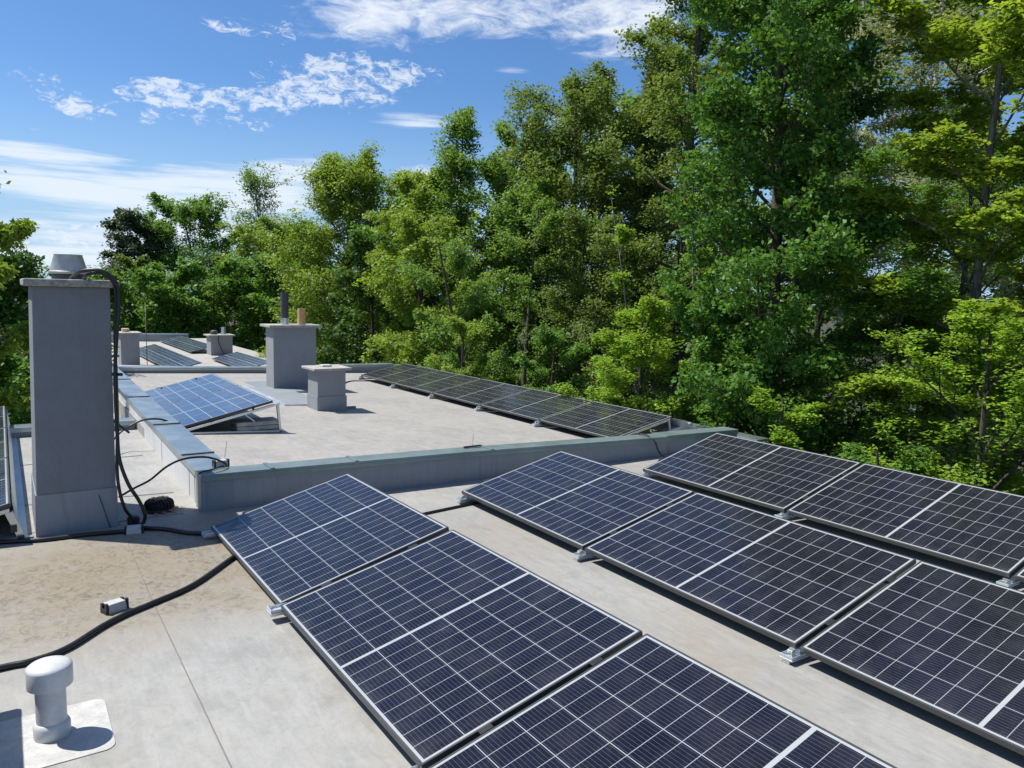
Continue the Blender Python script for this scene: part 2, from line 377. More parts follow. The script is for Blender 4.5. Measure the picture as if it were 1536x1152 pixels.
def wall_run(name, A, B, thick, inward, parent, cope_m, wall_m=None, over=.018, joints=(), ct=.022, jm=None):
    """parapet from A to B, each (x, y, z_foot, z_top); inward = unit xy direction of its thickness"""
    wall_m = wall_m or WALLMEM
    ax, ay, af, at_ = A; bx, by, bf, bt = B; ix, iy = inward[0]*thick, inward[1]*thick
    d = Vector((bx-ax, by-ay)).normalized(); ox, oy = inward[0]*over, inward[1]*over
    mb = MB(); lo = [(ax, ay, af), (bx, by, bf), (bx+ix, by+iy, bf), (ax+ix, ay+iy, af)]
    hi = [(ax, ay, at_-ct), (bx, by, bt-ct), (bx+ix, by+iy, bt-ct), (ax+ix, ay+iy, at_-ct)]
    if (bx-ax)*iy-(by-ay)*ix < 0: lo = lo[::-1]; hi = hi[::-1]
    mb.hexa(lo, hi); wl = mb.build(name, wall_m, parent)
    cb = MB(); e = .0; h2 = .035
    P = [(ax-ox, ay-oy), (bx-ox, by-oy), (bx+ix+ox, by+iy+oy), (ax+ix+ox, ay+iy+oy)]
    zt = [at_, bt, bt, at_]
    lo = [(p[0], p[1], zz-ct+.0015) for p, zz in zip(P, zt)]; hi = [(p[0], p[1], zz) for p, zz in zip(P, zt)]
    sw = (bx-ax)*iy-(by-ay)*ix < 0
    if sw: lo = lo[::-1]; hi = hi[::-1]
    cb.hexa(lo, hi)
    # drip edges
    for s_, q in ((-1, 0), (1, 1)):
        off = -over if s_ < 0 else thick+over
        a0 = Vector((ax, ay))+Vector(inward)*off; b0 = Vector((bx, by))+Vector(inward)*off; th = Vector(inward)*(-s_)*.004
        l4 = [a0, b0, b0+th, a0+th]; zz = [at_, bt, bt, at_]
        lo = [(p.x, p.y, z_-ct-h2) for p, z_ in zip(l4, zz)]; hi = [(p.x, p.y, z_-ct+.001) for p, z_ in zip(l4, zz)]
        if ((l4[1]-l4[0]).cross(l4[2]-l4[0])) < 0: lo = lo[::-1]; hi = hi[::-1]
        cb.hexa(lo, hi)
    co = cb.build('coping', cope_m, wl, bevel=.003)
    for f in joints:
        px = ax+(bx-ax)*f; py = ay+(by-ay)*f; pz = at_+(bt-at_)*f
        c0 = Vector((px, py, 0))-Vector((ox, oy, 0)); c1 = c0+Vector((ix+2*ox, iy+2*oy, 0))
        dd = Vector((d.x, d.y, 0))*.018
        q = [c0-dd, c0+dd, c1+dd, c1-dd]
        lo = [(a.x, a.y, pz+.001) for a in q]; hi = [(a.x, a.y, pz+.010) for a in q]
        if ((Vector(q[1].xy)-Vector(q[0].xy)).cross(Vector(q[2].xy)-Vector(q[0].xy))) < 0: lo = lo[::-1]; hi = hi[::-1]
        MB().hexa(lo, hi).build('coping_joint', jm or cope_m, wl, bevel=.002)
    return wl

near = tag(empty('flat_roof_building', (3, 1, GZ)), 'near flat roof of grey stained membrane carrying the large panel rows and tall grey chimney', 'building')
near.location = (0, 0, 0)
ZN = -.10
mb = poly_slab([(-.80, -4.2), (10.5, -4.2), (10.5, 5.75), (-.80, 5.75)], lambda x, y: ZN, ZN-.35)
deck = mb.build('roof_deck', MEM, near)
# gravel-free edge upstand at the right edge and fascia
MB().box(-.80, 10.5, 5.75, 5.90, ZN-.35, ZN+.035).build('roof_edge', COPEG, near, bevel=.006)
MB().box(-.60, 10.3, -4.0, 5.6, GZ, ZN-.35).build('wall', MASON, near)
SEAM = plain('seam', (.20, .19, .17), .6)
for pts_ in ([(-.69, -.53), (.94, -.558), (3.0, -.562), (7.5, -.57)], [(-.72, -.05), (-.72, -2.2)], [(-.4, 3.62), (9, 3.62)]):
    MB().tube([(x_, y_, ZN+.0015) for x_, y_ in pts_], .0032, 4, False).build('membrane_seam', SEAM, deck)

low = tag(empty('side_roof_building'), 'narrow lower strip of flat roof left of the blue coping behind the tall chimney', 'building')
poly_slab([(-5.02, -4.2), (-.803, -4.2), (-.803, .30), (-5.02, .30)], lambda x, y: ZN-.002, ZN-.4).build('roof_deck', MEM, low)
MB().box(-5.0, -.85, -4.0, .05, GZ, ZN-.4).build('wall', MASON, low)
for xa, xb in ((-1.62, -1.45), (-3.3, -3.25)):
    MB().tube([(xa, -1.3, ZN+.001), (xb, .0, ZN+.001)], .004, 4, False).build('membrane_seam', SEAM, low)

# tall chimney: battered a little, foot (x,y) and head (x,y)
def chimney(name, x0, x1, y0, y1, z0, z1, parent, mats, flash=.0, lean=(0, 0), taper=0., fl_t=.006):
    cx = lean
    mb = MB()
    lo = [(x0, y0, z0), (x1, y0, z0), (x1, y1, z0), (x0, y1, z0)]
    hi = [(x0+cx[0]+taper, y0+cx[1]+taper, z1), (x1+cx[0]-taper, y0+cx[1]+taper, z1), (x1+cx[0]-taper, y1+cx[1]-taper, z1), (x0+cx[0]+taper, y1+cx[1]-taper, z1)]
    mb.hexa(lo, hi); ch = mb.build(name, mats, parent, bevel=.006)
    if flash:
        e = fl_t; k = flash/(z1-z0)
        fb = MB()
        for (a, b_) in ((0, 1), (1, 2), (2, 3), (3, 0)):
            A = Vector(lo[a]); B = Vector(lo[b_]); d = (B-A).normalized(); nn = Vector((d.y, -d.x, 0))
            A2 = A.lerp(Vector(hi[a]), k); B2 = B.lerp(Vector(hi[b_]), k)
            A, B = A-d*e*.98, B+d*e*.98; A2, B2 = A2-d*e*.98, B2+d*e*.98
            fb.hexa([A+nn*e, B+nn*e, B+nn*.001, A+nn*.001], [A2+nn*e, B2+nn*e, B2+nn*.001, A2+nn*.001])
        fb.build('flashing', FLASH, ch)
    return ch

ch = chimney('chimney', -1.42, -.60, -1.078, -.552, ZN, 1.735, near, RENDER, flash=.31, lean=(0, .028), taper=.014, fl_t=.008)
tag(ch, 'tall grey rendered chimney with a black hose down its right edge')
cap = MB().box(-1.47, -.555, -1.088, -.475, 1.735, 1.79).build('cap_slab', CONC, ch, bevel=.012, seg=3)
# soften and roughen the slab top
MB().lathe([(.118, 0), (.118, .035), (.112, .036), (.112, .05)], (-1.0, -.775, 1.788)).build('flue_collar', TARP, ch, smooth=False)
cw = MB().lathe([(.134, 0), (.137, .008), (.137, .018), (.130, .022), (.097, .142), (.099, .148), (.092, .150), (.090, .09)], (-1.0, -.775, 1.832)).build('cowl', plain('cowl_metal', (.40, .41, .40), .5, .35, var=.2, scale=18), ch); smooth_angle(cw)
ck = MB().tube([(-1.05, -.50, 0.655), (-.46, -.465, .655)], .009, 6, False); ck.build('hose_bracket', BLACKM, ch)
MB().tube([(-.545, -.553, 1.09), (-.50, -.49, 1.09)], .012, 6, False).build('hose_bracket', BLACKM, ch)

# middle building: parapets round a gently falling deck
mid = tag(empty('parapet_roof_building'), 'middle flat roof with grey parapet, blue-grey coping and two chimneys', 'building')
zr = lambda x, y: -(y-.5)*.055
poly_slab([(-13.3, .30), (-.82, .12), (-.74, 6.3), (-.74, 7.5), (-13.3, 7.9)], zr, -1.2).build('roof_deck', MEM2, mid)
MB().box(-13.0, -1.0, .45, 7.3, GZ, -1.2).build('wall', MASON, mid)
seg1 = wall_run('parapet', (-.69, .084, ZN-.05, .217), (-.545, 2.5, ZN-.05, .203), .20, (-1, 0), mid, COPEG, joints=(.24, .55))
wall_run('parapet', (-.545, 2.5, ZN-.05, .203), (-.505, 5.27, ZN-.05, .128), .20, (-1, 0), mid, COPEG, joints=(.12,))
wall_run('parapet', (-.56, 5.272, ZN-.35, .128), (-.50, 6.5, ZN-.35, .118), .20, (-1, 0), mid, COPEG)
wall_run('parapet', (-.895, .100, ZN-.05, .215), (-5.02, .185, ZN-.05, .205), .25, (0.02, 1), mid, COPE, wall_m=WALLSUN, joints=(.16, .60), jm=BLACKM)
wall_run('parapet', (-5.022, .185, -.6, .205), (-12.2, .36, -.6, .19), .25, (0.02, 1), mid, COPE, wall_m=WALLSUN, joints=(.12, .45, .8), jm=BLACKM)
wall_run('parapet', (-11.35, .62, -.35, .10), (-11.9, 3.83, -.35, -.05), .32, (-1, -.15), mid, COPE)
wall_run('parapet', (-11.9, 3.832, -.45, -.05), (-12.7, 7.42, -.55, -.15), .32, (-1, -.2), mid, COPE)
wall_run('parapet', (-12.7, 7.4, -.6, -.16), (-.72, 7.2, -.6, -.12), .22, (0, 1), mid, COPE)
for xs_ in (-1.02, -1.28, -2.9):
    MB().tube([(xs_, .100-(xs_+.895)*.0206-.0008, ZN), (xs_, .100-(xs_+.895)*.0206-.0008, .16)], .0025, 4, False).build('wall_seam', SEAM, mid)
# upstand where the strip meets the next roof on the left
lw = wall_run('parapet', (-5.02, .165, ZN-.05, .015), (-5.02, -4.2, ZN-.05, .02), .24, (-1, 0), low, COPE)
left2 = tag(empty('white_roof_building'), 'bright white membrane roof strip beyond the low cross parapet at left', 'building')
poly_slab([(-13.3, -.70), (-5.27, -.70), (-5.27, .18), (-13.3, .34)], lambda x, y: -.30, -.7).build('roof_deck', MEMW, left2)
MB().box(-13.1, -5.35, -.6, .1, GZ, -.7).build('wall', MASON, left2)

# chimneys of the middle roof
cc = chimney('chimney', -9.12, -8.62, 3.03, 3.86, -.30, 1.03, mid, RENDL, flash=0, taper=0)
tag(cc, 'wide grey chimney with a dark pipe and an orange clay flue')
MB().box(-9.20, -8.54, 2.94, 3.95, 1.03, 1.08).build('cap_slab', CONCL, cc, bevel=.008)
fp = MB().lathe([(.078, 0), (.078, .12)], (-8.87, 3.33, 1.086), 20); fp.build('flue_sleeve', ALU, cc, smooth=False)
p_ = MB().lathe([(.074, 0), (.074, .50), (.066, .50), (.064, .40)], (-8.87, 3.33, 1.20), 20).build('flue_pipe', TARP, cc); smooth_angle(p_)
p_ = MB().lathe([(.078, 0), (.076, .30), (.060, .30), (.060, .22)], (-8.87, 3.66, 1.087), 20).build('clay_flue', TERRA, cc); smooth_angle(p_)
pl = MB().box(-9.9, -8.05, 2.60, 3.86, -.40, -.125); pl.build('plinth', WALLMEM, cc)
MB().box(-8.9, -6.25, 2.50, 2.575, -.17, -.085).box(-6.33, -6.25, 2.576, 3.1, -.19, -.09).build('trim_strip', ALUP, cc, bevel=.004)
MB().add([(-8.8, 2.58, -.092), (-6.34, 2.58, -.092), (-6.34, 3.2, -.10), (-8.05, 3.2, -.10)], [(0, 1, 2, 3)]).add([(-8.8, 2.58, -.19), (-6.34, 2.58, -.19), (-6.34, 3.2, -.21), (-8.05, 3.2, -.21)], [(3, 2, 1, 0)]).build('apron', FLASH, cc)
sc = chimney('chimney', -6.12, -5.66, 2.84, 3.30, -.25, .50, mid, RENDL, flash=.34, fl_t=.012)
tag(sc, 'short grey chimney with a pale slab and a white pad on top')
MB().box(-6.20, -5.59, 2.76, 3.38, .50, .54).build('cap_slab', CONCL, sc, bevel=.008)
MB().box(-6.00, -5.86, 2.99, 3.15, .54, .57).build('top_pad', MEMW, sc, bevel=.01)
MB().box(-5.95, -5.87, 3.32, 3.56, -.19, -.13).build('lead_strip', FLASH, sc)

# far building
far = tag(empty('far_roof_building'), 'far flat roof with a thin end wall, two chimneys and three panel rows', 'building')
ZF = -1.4
poly_slab([(-44.5, .5), (-17.5, -.6), (-17.5, 9.4), (-44.5, 9.4)], lambda x, y: ZF, ZF-.5).build('roof_deck', plain('far_deck', (.33, .315, .285), .8, var=.15, scale=1.5), far)
MB().box(-44, -17.8, .8, 9.2, GZ, ZF-.5).build('wall', MASON, far)
wall_run('parapet', (-44.2, 1.5, ZF-.05, -.98), (-41.2, 7.7, ZF-.05, -.93), .3, (-1, .3), far, COPE)
fa = chimney('chimney', -28.1, -27.1, 2.58, 3.24, ZF, -.12, far, RENDL)
MB().box(-28.2, -27.0, 2.48, 3.33, -.12, -.06).build('cap_slab', CONCL, fa)
MB().lathe([(.14, 0), (.14, .13), (.12, .14)], (-27.7, 2.83, -.06), 16).build('clay_flue', BRICKP, fa)
fb_ = chimney('chimney', -32.4, -31.5, 6.86, 7.84, ZF, -.50, far, RENDL)
MB().box(-32.5, -31.4, 6.74, 7.95, -.50, -.44).build('cap_slab', CONCL, fb_)
MB().lathe([(.15, 0), (.17, .10), (.15, .16), (.08, .2)], (-32, 7.12, -.44), 14).build('flue_cap', TARP, fb_)
MB().lathe([(.13, 0), (.12, .10), (.10, .10), (.09, .34)], (-32, 7.55, -.44), 14).build('flue_pipe', ALU, fb_)
MB().tube([(-31.37, 7.2, -.44), (-31.40, 7.18, -.7), (-31.40, 7.3, -1.1), (-31.3, 7.45, ZF+.02)], .02, 6).build('cable', BLACK, fb_)

# ------------------------------------------------------------------ solar panels
def glass_mesh(cell):
    me = bpy.data.meshes.new('cell_sheet'); g = .009
    v = [(g, g, -.001), (PL-g, g, -.001), (PL-g, PW-g, -.001), (g, PW-g, -.001), (g, g, -.006), (PL-g, g, -.006), (PL-g, PW-g, -.006), (g, PW-g, -.006)]
    f = [(0, 1, 2, 3), (7, 6, 5, 4), (0, 4, 5, 1), (1, 5, 6, 2), (2, 6, 7, 3), (3, 7, 4, 0)]
    me.from_pydata(v, [], f); uv = me.uv_layers.new(name='UVMap')
    for lp in me.loops:
        p = me.vertices[lp.vertex_index].co; uv.data[lp.index].uv = (p.x, p.y)
    me.materials.append(cell); me.materials.append(BACK)
    for i, p in enumerate(me.polygons): p.material_index = 0 if i == 0 else 1
    return me
def frame_mesh():
    mb = MB(); l = .011; z0, z1 = -PT, .0
    mb.box(0, PL, 0, l, z0, z1).box(0, PL, PW-l, PW, z0, z1).box(0, l, l, PW-l, z0, z1).box(PL-l, PL, l, PW-l, z0, z1)
    return mb
root0 = empty('solar_panel'); fr = frame_mesh().build('frame', PFRAME, root0, bevel=.0012, seg=1)
gl = bpy.data.objects.new('cell_sheet', glass_mesh(CELL)); COL.objects.link(gl); gl.parent = root0
cb_ = MB().box(-.0, .026, .25, .31, -.02, .002).build('clamp', BLACKM, root0, bevel=.001)
cb2 = MB().box(-.0, .026, .82, .88, -.02, .002).build('clamp', BLACKM, root0, bevel=.001)
for c_ in (cb_, cb2): c_.location.x = -.027
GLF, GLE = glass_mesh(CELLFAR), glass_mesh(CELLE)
used = [False]
def panel(o, yaw, tilt, slope, off, label, group, glass=None, clamps=True):
    """o: the row's origin (low edge start); off: distance along the row"""
    if not used[0]: r = root0; kids = list(root0.children); used[0] = True
    else:
        r = root0.copy(); COL.objects.link(r); kids = []
        for ch_ in list(root0.children):
            if ch_.name.startswith('clamp') and not clamps: continue
            k = ch_.copy(); COL.objects.link(k); k.parent = r; kids.append(k)
    ex = Vector((math.cos(yaw)*math.cos(slope), math.sin(yaw)*math.cos(slope), math.sin(slope)))
    h = Vector((-math.sin(yaw), math.cos(yaw), 0)); ey = (h*math.cos(tilt)+Vector((0, 0, 1))*math.sin(tilt)); ey = (ey-ex*ey.dot(ex)).normalized()
    ez = ex.cross(ey); Mx = Matrix((ex, ey, ez)).transposed().to_4x4(); Mx.translation = Vector(o)+ex*off
    r.location = Mx.to_translation(); r.rotation_euler = Mx.to_euler()
    if glass:
        for k in kids:
            if k.name.startswith('cell_sheet'): k.data = glass
    tag(r, label, 'solar panel', group)
    return Mx

PITCHX = PL+.0286
rows = []
def mount(x, y, z, tilt, ground_z, lab, grp, style):
    """one support: base rail on the roof, front bracket, rear post, sloping rail"""
    if style not in mount.proto:
        r = empty('mounting_frame'); d = PW*math.cos(tilt); hz = PW*math.sin(tilt); z0 = -(z-ground_z)
        # local origin at the panel's low edge, top of the frame
        MB().box(-.02, .02, -.045, d+.10, z0, z0+.022).build('base_rail', ALU, r, bevel=.002)
        b1 = MB().box(-.042, .042, -.052, .10, z0+.0225, z0+.028).box(-.038, .038, -.050, -.045, z0+.028, z0+.046).box(-.038, -.033, -.044, .09, z0+.028, z0+.044).box(.033, .038, -.044, .09, z0+.028, z0+.044).box(-.03, .03, .02, .06, z0+.028, -PT-.004)
        b1.build('front_bracket', ALUP, r, bevel=.002)
        for sx_ in (-.035, .035): MB().lathe([(.008, 0), (.008, .012)], (sx_*.7, -.035, z0+.028), 8).build('bolt', ALU, r)
        MB().hexa([(-.018, d+.02, z0+.0225), (.018, d+.02, z0+.0225), (.018, d+.05, z0+.0225), (-.018, d+.05, z0+.0225)],
                  [(-.018, d-.04, hz-PT-.035), (.018, d-.04, hz-PT-.035), (.018, d-.01, hz-PT-.035), (-.018, d-.01, hz-PT-.035)]).build('rear_post', ALU, r, bevel=.002)
        q = lambda yy, dz: (yy, math.tan(tilt)*yy-PT-.004+dz)
        a, b_ = q(-.02, 0), q(d, 0)
        MB().hexa([(-.015, a[0], a[1]-.03), (.015, a[0], a[1]-.03), (.015, b_[0], b_[1]-.03), (-.015, b_[0], b_[1]-.03)],
                  [(-.015, a[0], a[1]), (.015, a[0], a[1]), (.015, b_[0], b_[1]), (-.015, b_[0], b_[1])]).build('sloped_rail', ALU, r, bevel=.001)
        mount.proto[style] = r; new = r
    else:
        src = mount.proto[style]; new = src.copy(); COL.objects.link(new)
        for c_ in list(src.children):
            k = c_.copy(); COL.objects.link(k); k.parent = new
    new.location = (x, y, z); tag(new, lab, 'panel mount', grp)
    return new
mount.proto = {}

GA = 'solar panels in the front row'; GB = 'solar panels in the second row'; GC = 'solar panels in the right-hand row'
GD = 'solar panels along the edge of the middle roof'; GE = 'solar panels beside the parapet'; GM = 'aluminium mounts under the panel rows'
oA = (.004, -.0065, -.0046)
panel((-.0614, .0187, -.0405), 0, .2548, .005, 0, 'solar panel at the far end of the front row, nearest the tall chimney', GA)
panel(oA, .0016, .236, .0026, PITCHX, 'middle panel of the front row, whole in the lower centre of the photo', GA)
panel(oA, .0016, .236, .0026, 2*PITCHX, 'nearest solar panel of the front row, cut off by the bottom of the photo', GA)
oB = (.0949, 2.1149, .0038)
panel(oB, -.0054, .2326, -.0019, 0, 'far panel of the second row, its top corner in front of the parapet', GB)
panel(oB, -.0054, .2326, -.0019, PITCHX, 'middle panel of the second row, right of the bare roof strip', GB)
panel(oB, -.0054, .2326, -.0019, 2*PITCHX, 'nearest solar panel of the second row, cut off at the lower right corner', GB)
oC = (.1911, 4.2186, -.0057)
panel(oC, -.0023, .2596, .0025, 0, 'far panel of the right row, beside the end of the green coping', GC)
panel(oC, -.0023, .2596, .0025, PITCHX, 'second panel of the right row, in front of the trees', GC)
panel(oC, -.0023, .2596, .0025, 2*PITCHX, 'sliver of the nearest panel of the right row, at the photo edge', GC)
oD = (-10.636, 5.623, -.163)
dl = ['dark solar panel at the far corner of the middle roof, farthest of the edge row', 'sky-blue reflecting panel, second from the far end of the edge row',
      'greyish panel in the middle of the edge row on the middle roof', 'panel next to the nearest one in the edge row, below bright green shrubs',
      'nearest panel of the edge row, its black side beside a sloping metal sheet']
for k in range(5): panel(oD, .0059, .2035, -.0013, k*PITCHX, dl[k], GD)
oE = (-7.273, .5315, .0896)
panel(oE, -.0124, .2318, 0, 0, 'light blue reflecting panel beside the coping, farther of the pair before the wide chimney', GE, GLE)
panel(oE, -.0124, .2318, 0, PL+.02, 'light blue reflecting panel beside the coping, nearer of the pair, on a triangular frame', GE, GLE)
GF_ = 'solar panels on the far roof'
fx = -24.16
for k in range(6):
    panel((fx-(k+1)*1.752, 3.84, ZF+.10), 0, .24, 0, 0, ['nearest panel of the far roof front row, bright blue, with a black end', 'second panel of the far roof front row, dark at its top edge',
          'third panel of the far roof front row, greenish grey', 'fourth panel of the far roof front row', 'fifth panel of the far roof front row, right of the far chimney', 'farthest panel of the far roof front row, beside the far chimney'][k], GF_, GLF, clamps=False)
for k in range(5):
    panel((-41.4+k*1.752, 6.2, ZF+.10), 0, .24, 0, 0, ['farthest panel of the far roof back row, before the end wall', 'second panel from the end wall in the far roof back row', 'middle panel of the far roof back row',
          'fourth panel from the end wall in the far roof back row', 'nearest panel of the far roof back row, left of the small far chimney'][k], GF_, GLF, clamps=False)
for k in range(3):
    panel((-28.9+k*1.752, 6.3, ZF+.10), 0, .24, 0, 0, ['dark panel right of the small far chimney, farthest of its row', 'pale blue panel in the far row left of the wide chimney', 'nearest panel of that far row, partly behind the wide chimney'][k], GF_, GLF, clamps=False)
# left row, mostly outside the frame
GL_ = 'solar panels at the left edge'
for k in range(3):
    panel((-5.75+k*PITCHX, -2.335, -.085), 0, .25, 0, 0, ['farthest panel at the left edge, behind the tall chimney', 'middle panel of the row at the left edge', 'nearest panel at the left edge, seen edge-on beside the chimney'][k], GL_, clamps=False)

where = {'A': 'front', 'B': 'second', 'C': 'right-hand'}
ordn = ['under the far end', 'at the first joint', 'at the second joint', 'under the near end']
for nm, o, yaw, tilt in (('A', oA, .0016, .236), ('B', oB, -.0054, .2326), ('C', oC, -.0023, .2596)):
    for k in range(4):
        xx = (o[0] + k*PITCHX - (.014 if k else -.06)) ; yy = o[1]+yaw*k*PITCHX
        mount(xx-.03, yy, o[2]-(.03 if nm == 'A' and k == 0 else 0), tilt, ZN+.001, 'aluminium mount %s of the %s panel row' % (ordn[k], where[nm]), GM, nm)
for k in range(6):
    mount(oD[0]+k*PITCHX-.03, oD[1], oD[2], .2035, zr(0, 5.6)+.004, 'small bright mount under the edge row, %s' % ['at the far corner', 'first from the far corner', 'second from the far corner', 'third from the far corner', 'last before the near end', 'under the near end by the black cable'][k], 'aluminium mounts under the edge row', 'D')

# wide triangular frames carrying the pair beside the coping
def tri_frame(x, lab):
    r = empty('triangle_frame', (x, .53, .0)); d = 1.12; z0 = .004; q = math.tan(.2318)
    g = lambda y: zr(0, y+.53)+z0
    def bar(y0, y1, za0, za1, zb0, zb1, nm, m_=ALU, w0=-.02, w1=.02):
        MB().hexa([(w0, y0, za0), (w1, y0, za0), (w1, y1, zb0), (w0, y1, zb0)], [(w0, y0, za1), (w1, y0, za1), (w1, y1, zb1), (w0, y1, zb1)]).build(nm, m_, r, bevel=.002)
    bar(-.05, d+.06, g(-.05), g(-.05)+.022, g(d+.06), g(d+.06)+.022, 'base_rail')
    bar(-.03, d+.03, .018, .048, .018+q*(d+.03), .048+q*(d+.03), 'sloped_rail')
    MB().hexa(
        [(-.02, d+.02, g(d)+.0), (.02, d+.02, g(d)+.0), (.02, d+.05, g(d)+.0), (-.02, d+.05, g(d)+.0)],
        [(-.02, d-.01, q*d+.01), (.02, d-.01, q*d+.01), (.02, d+.02, q*d+.015), (-.02, d+.02, q*d+.015)]).build('rear_post', ALU, r, bevel=.002)
    MB().tube([(-.03, .72, .02+q*.72), (-.03, .98, g(.98)+.03)], .010, 6, False).build('brace', ALUP, r)
    bl = MB()
    for j, zz in enumerate((.028, .083)):
        bl.box(-.32, .0, .62, d+.04, g(.85)+zz, g(.85)+zz+.05)
    bl.build('ballast_slab', CONCL, r, bevel=.006)
    tag(r, lab, 'panel mount', 'triangular frames beside the parapet')
    for yy in (.30, .82):
        MB().lathe([(.014, 0), (.014, .055)], (.0, yy, .045+q*yy), 8).build('bolt', BLACKM, r)
tri_frame(-3.80, 'triangular aluminium frame with concrete ballast under the near end of the light blue pair')
tri_frame(-7.15, 'triangular frame under the far end of the light blue pair beside the coping')

# wind deflector sheets behind two rows
def deflector(x0, x1, y0, z0, y1, z1, lab):
    mb = MB(); t_ = .003
    mb.hexa([(x0, y0, z0-t_), (x1, y0, z0-t_), (x1, y1, z1-t_), (x0, y1, z1-t_)], [(x0, y0, z0), (x1, y0, z0), (x1, y1, z1), (x0, y1, z1)])
    mb.hexa([(x0, y1+.0005, z1-t_), (x1, y1+.0005, z1-t_), (x1, y1+.05, z1-t_), (x0, y1+.05, z1-t_)], [(x0, y1+.0005, z1), (x1, y1+.0005, z1), (x1, y1+.05, z1), (x0, y1+.05, z1)])
    o = mb.build('wind_deflector', ALUP, bevel=.001); tag(o, lab, 'metal sheet'); return o
deflector(-10.4, -1.62, 6.765, .035, 7.10, -.27, 'sloping galvanised sheet behind the edge row, its end above the coping')
sd = MB().hexa([(-2.02, 6.30, -.32), (-1.86, 6.30, -.32), (-1.86, 7.16, -.36), (-2.02, 7.16, -.36)], [(-2.02, 6.30, -.20), (-1.86, 6.30, -.20), (-1.86, 7.16, -.055), (-2.02, 7.16, -.055)])
tag(sd.build('ballast_tray', ALUP, bevel=.004), 'bright sloping metal tray at the near end of the edge row, behind the parapet', 'metal tray')
deflector(-5.7, -.66, -1.222, .170, -1.185, ZN+.004, 'long blue-white metal sheet behind the panels at the left edge, beside the tall chimney')
def end_tri(x):
    r = empty('mounting_frame', (x, -2.30, 0))
    MB().box(-.02, .02, 0, 1.2, ZN+.001, ZN+.03).build('base_rail', ALU, r, bevel=.002)
    MB().hexa([(-.02, 1.10, ZN+.03), (.02, 1.10, ZN+.03), (.02, 1.15, ZN+.03), (-.02, 1.15, ZN+.03)], [(-.02, 1.03, .12), (.02, 1.03, .12), (.02, 1.08, .13), (-.02, 1.08, .13)]).build('rear_post', ALU, r, bevel=.002)
    MB().box(.021, .035, 1.06, 1.10, -.02, .03).build('bolt', BLACKM, r); MB().box(.021, .035, 1.10, 1.14, -.09, -.05).build('bolt', BLACKM, r)
    MB().hexa([(-.015, 0, -.12+.0), (.015, 0, -.12+.0), (.015, 1.06, .125), (-.015, 1.06, .125)], [(-.015, 0, -.09), (.015, 0, -.09), (.015, 1.06, .155), (-.015, 1.06, .155)]).build('sloped_rail', ALU, r, bevel=.001)
    tag(r, 'aluminium end frame of the panel row at the left edge, beside the tall chimney foot', 'panel mount')
end_tri(-.55)

# ------------------------------------------------------------------ small roof things
vent = empty('vent_pipe', (2.352, -1.128, ZN))
tag(vent, 'white plastic vent pipe with a round cap, standing on a white membrane patch', 'vent pipe')
k = MB().lathe([(.066, .002), (.068, .006), (.068, .052), (.060, .066), (.056, .068), (.056, .28)], (0, 0, 0), 40); o_ = k.build('pipe', PVC, vent); smooth_angle(o_)
k = MB().lathe([(.080, .222), (.083, .222), (.084, .226), (.084, .296), (.082, .303), (.070, .312), (.05, .320), (.025, .325), (.001, .326)], (0, 0, 0), 48, cap=True); o_ = k.build('cap', PVC, vent); smooth_angle(o_, 50)
mb = MB(); pts = []
for cx_, cy_, a0 in ((.19, .165, 0), (-.17, .165, 90), (-.17, -.2, 180), (.19, -.2, 270)):
    for q in range(7): a = R(a0+q*15); pts.append((cx_+.045*math.cos(a), cy_+.045*math.sin(a)))
poly_slab(pts, lambda x, y: .004, .0005, mb).build('membrane_patch', PATCHM, vent)

# unseen block added left of the frame to cast the lower left corner shadow
vb = empty('shadow_caster', (2.12, -1.875, ZN)); tag(vb, 'low rendered box added outside the left of the photo, casting the corner shadow', 'shadow caster')
MB().box(-.30, .75, -.30, .335, 0, .62).build('casing', RENDL, vb, bevel=.006)
MB().box(-.33, .78, -.33, .365, .62, .66).build('lid', ALUP, vb, bevel=.004)

drain = empty('roof_drain', (-.93, -.20, ZN)); tag(drain, 'black domed leaf grate of a roof drain beside the parapet corner, leaves caught on it', 'roof drain')
mb = MB()
mb.lathe([(.125, .001), (.130, .012), (.118, .020)], n=28)
for kx in range(24):
    a = 2*math.pi*kx/24; c_, s_ = math.cos(a), math.sin(a)
    mb.tube([(.112*c_, .112*s_, .018), (.108*c_, .108*s_, .06), (.088*c_, .088*s_, .083), (.02*c_, .02*s_, .088)], .0065, 5)
mb.lathe([(.03, .083), (.03, .094), (.02, .097)], n=16)
mb.lathe([(.104, .004), (.102, .055), (.082, .074), (.02, .080), (.001, .080)], n=24)
mb.build('grate', BLACK, drain)
rnd = random.Random(5)
lb = MB()
for kx in range(110):
    a = rnd.uniform(0, 6.28); rr = rnd.uniform(0, .07) if kx < 60 else rnd.uniform(.10, .19); zz = .095+rnd.uniform(0, .012) if kx < 60 else .004+rnd.uniform(0, .01)
    if kx >= 60 and not (-1.0 < a < 2.6): a = rnd.uniform(-.6, 2.2)
    cx_, cy_ = rr*math.cos(a), rr*math.sin(a); b_ = rnd.uniform(0, 6.28); l = rnd.uniform(.010, .022)
    d = Vector((math.cos(b_)*l, math.sin(b_)*l, rnd.uniform(-.004, .006))); s_ = Vector((-d.y, d.x, 0))*.5
    c_ = Vector((cx_, cy_, zz)); lb.add([c_-d, c_-s_, c_+d, c_+s_], [(0, 1, 2, 3)])
tag(lb.build('dry_leaves', plain('dry_leaf', (.42, .24, .08), .7, var=.5, scale=60), drain), kind='stuff')

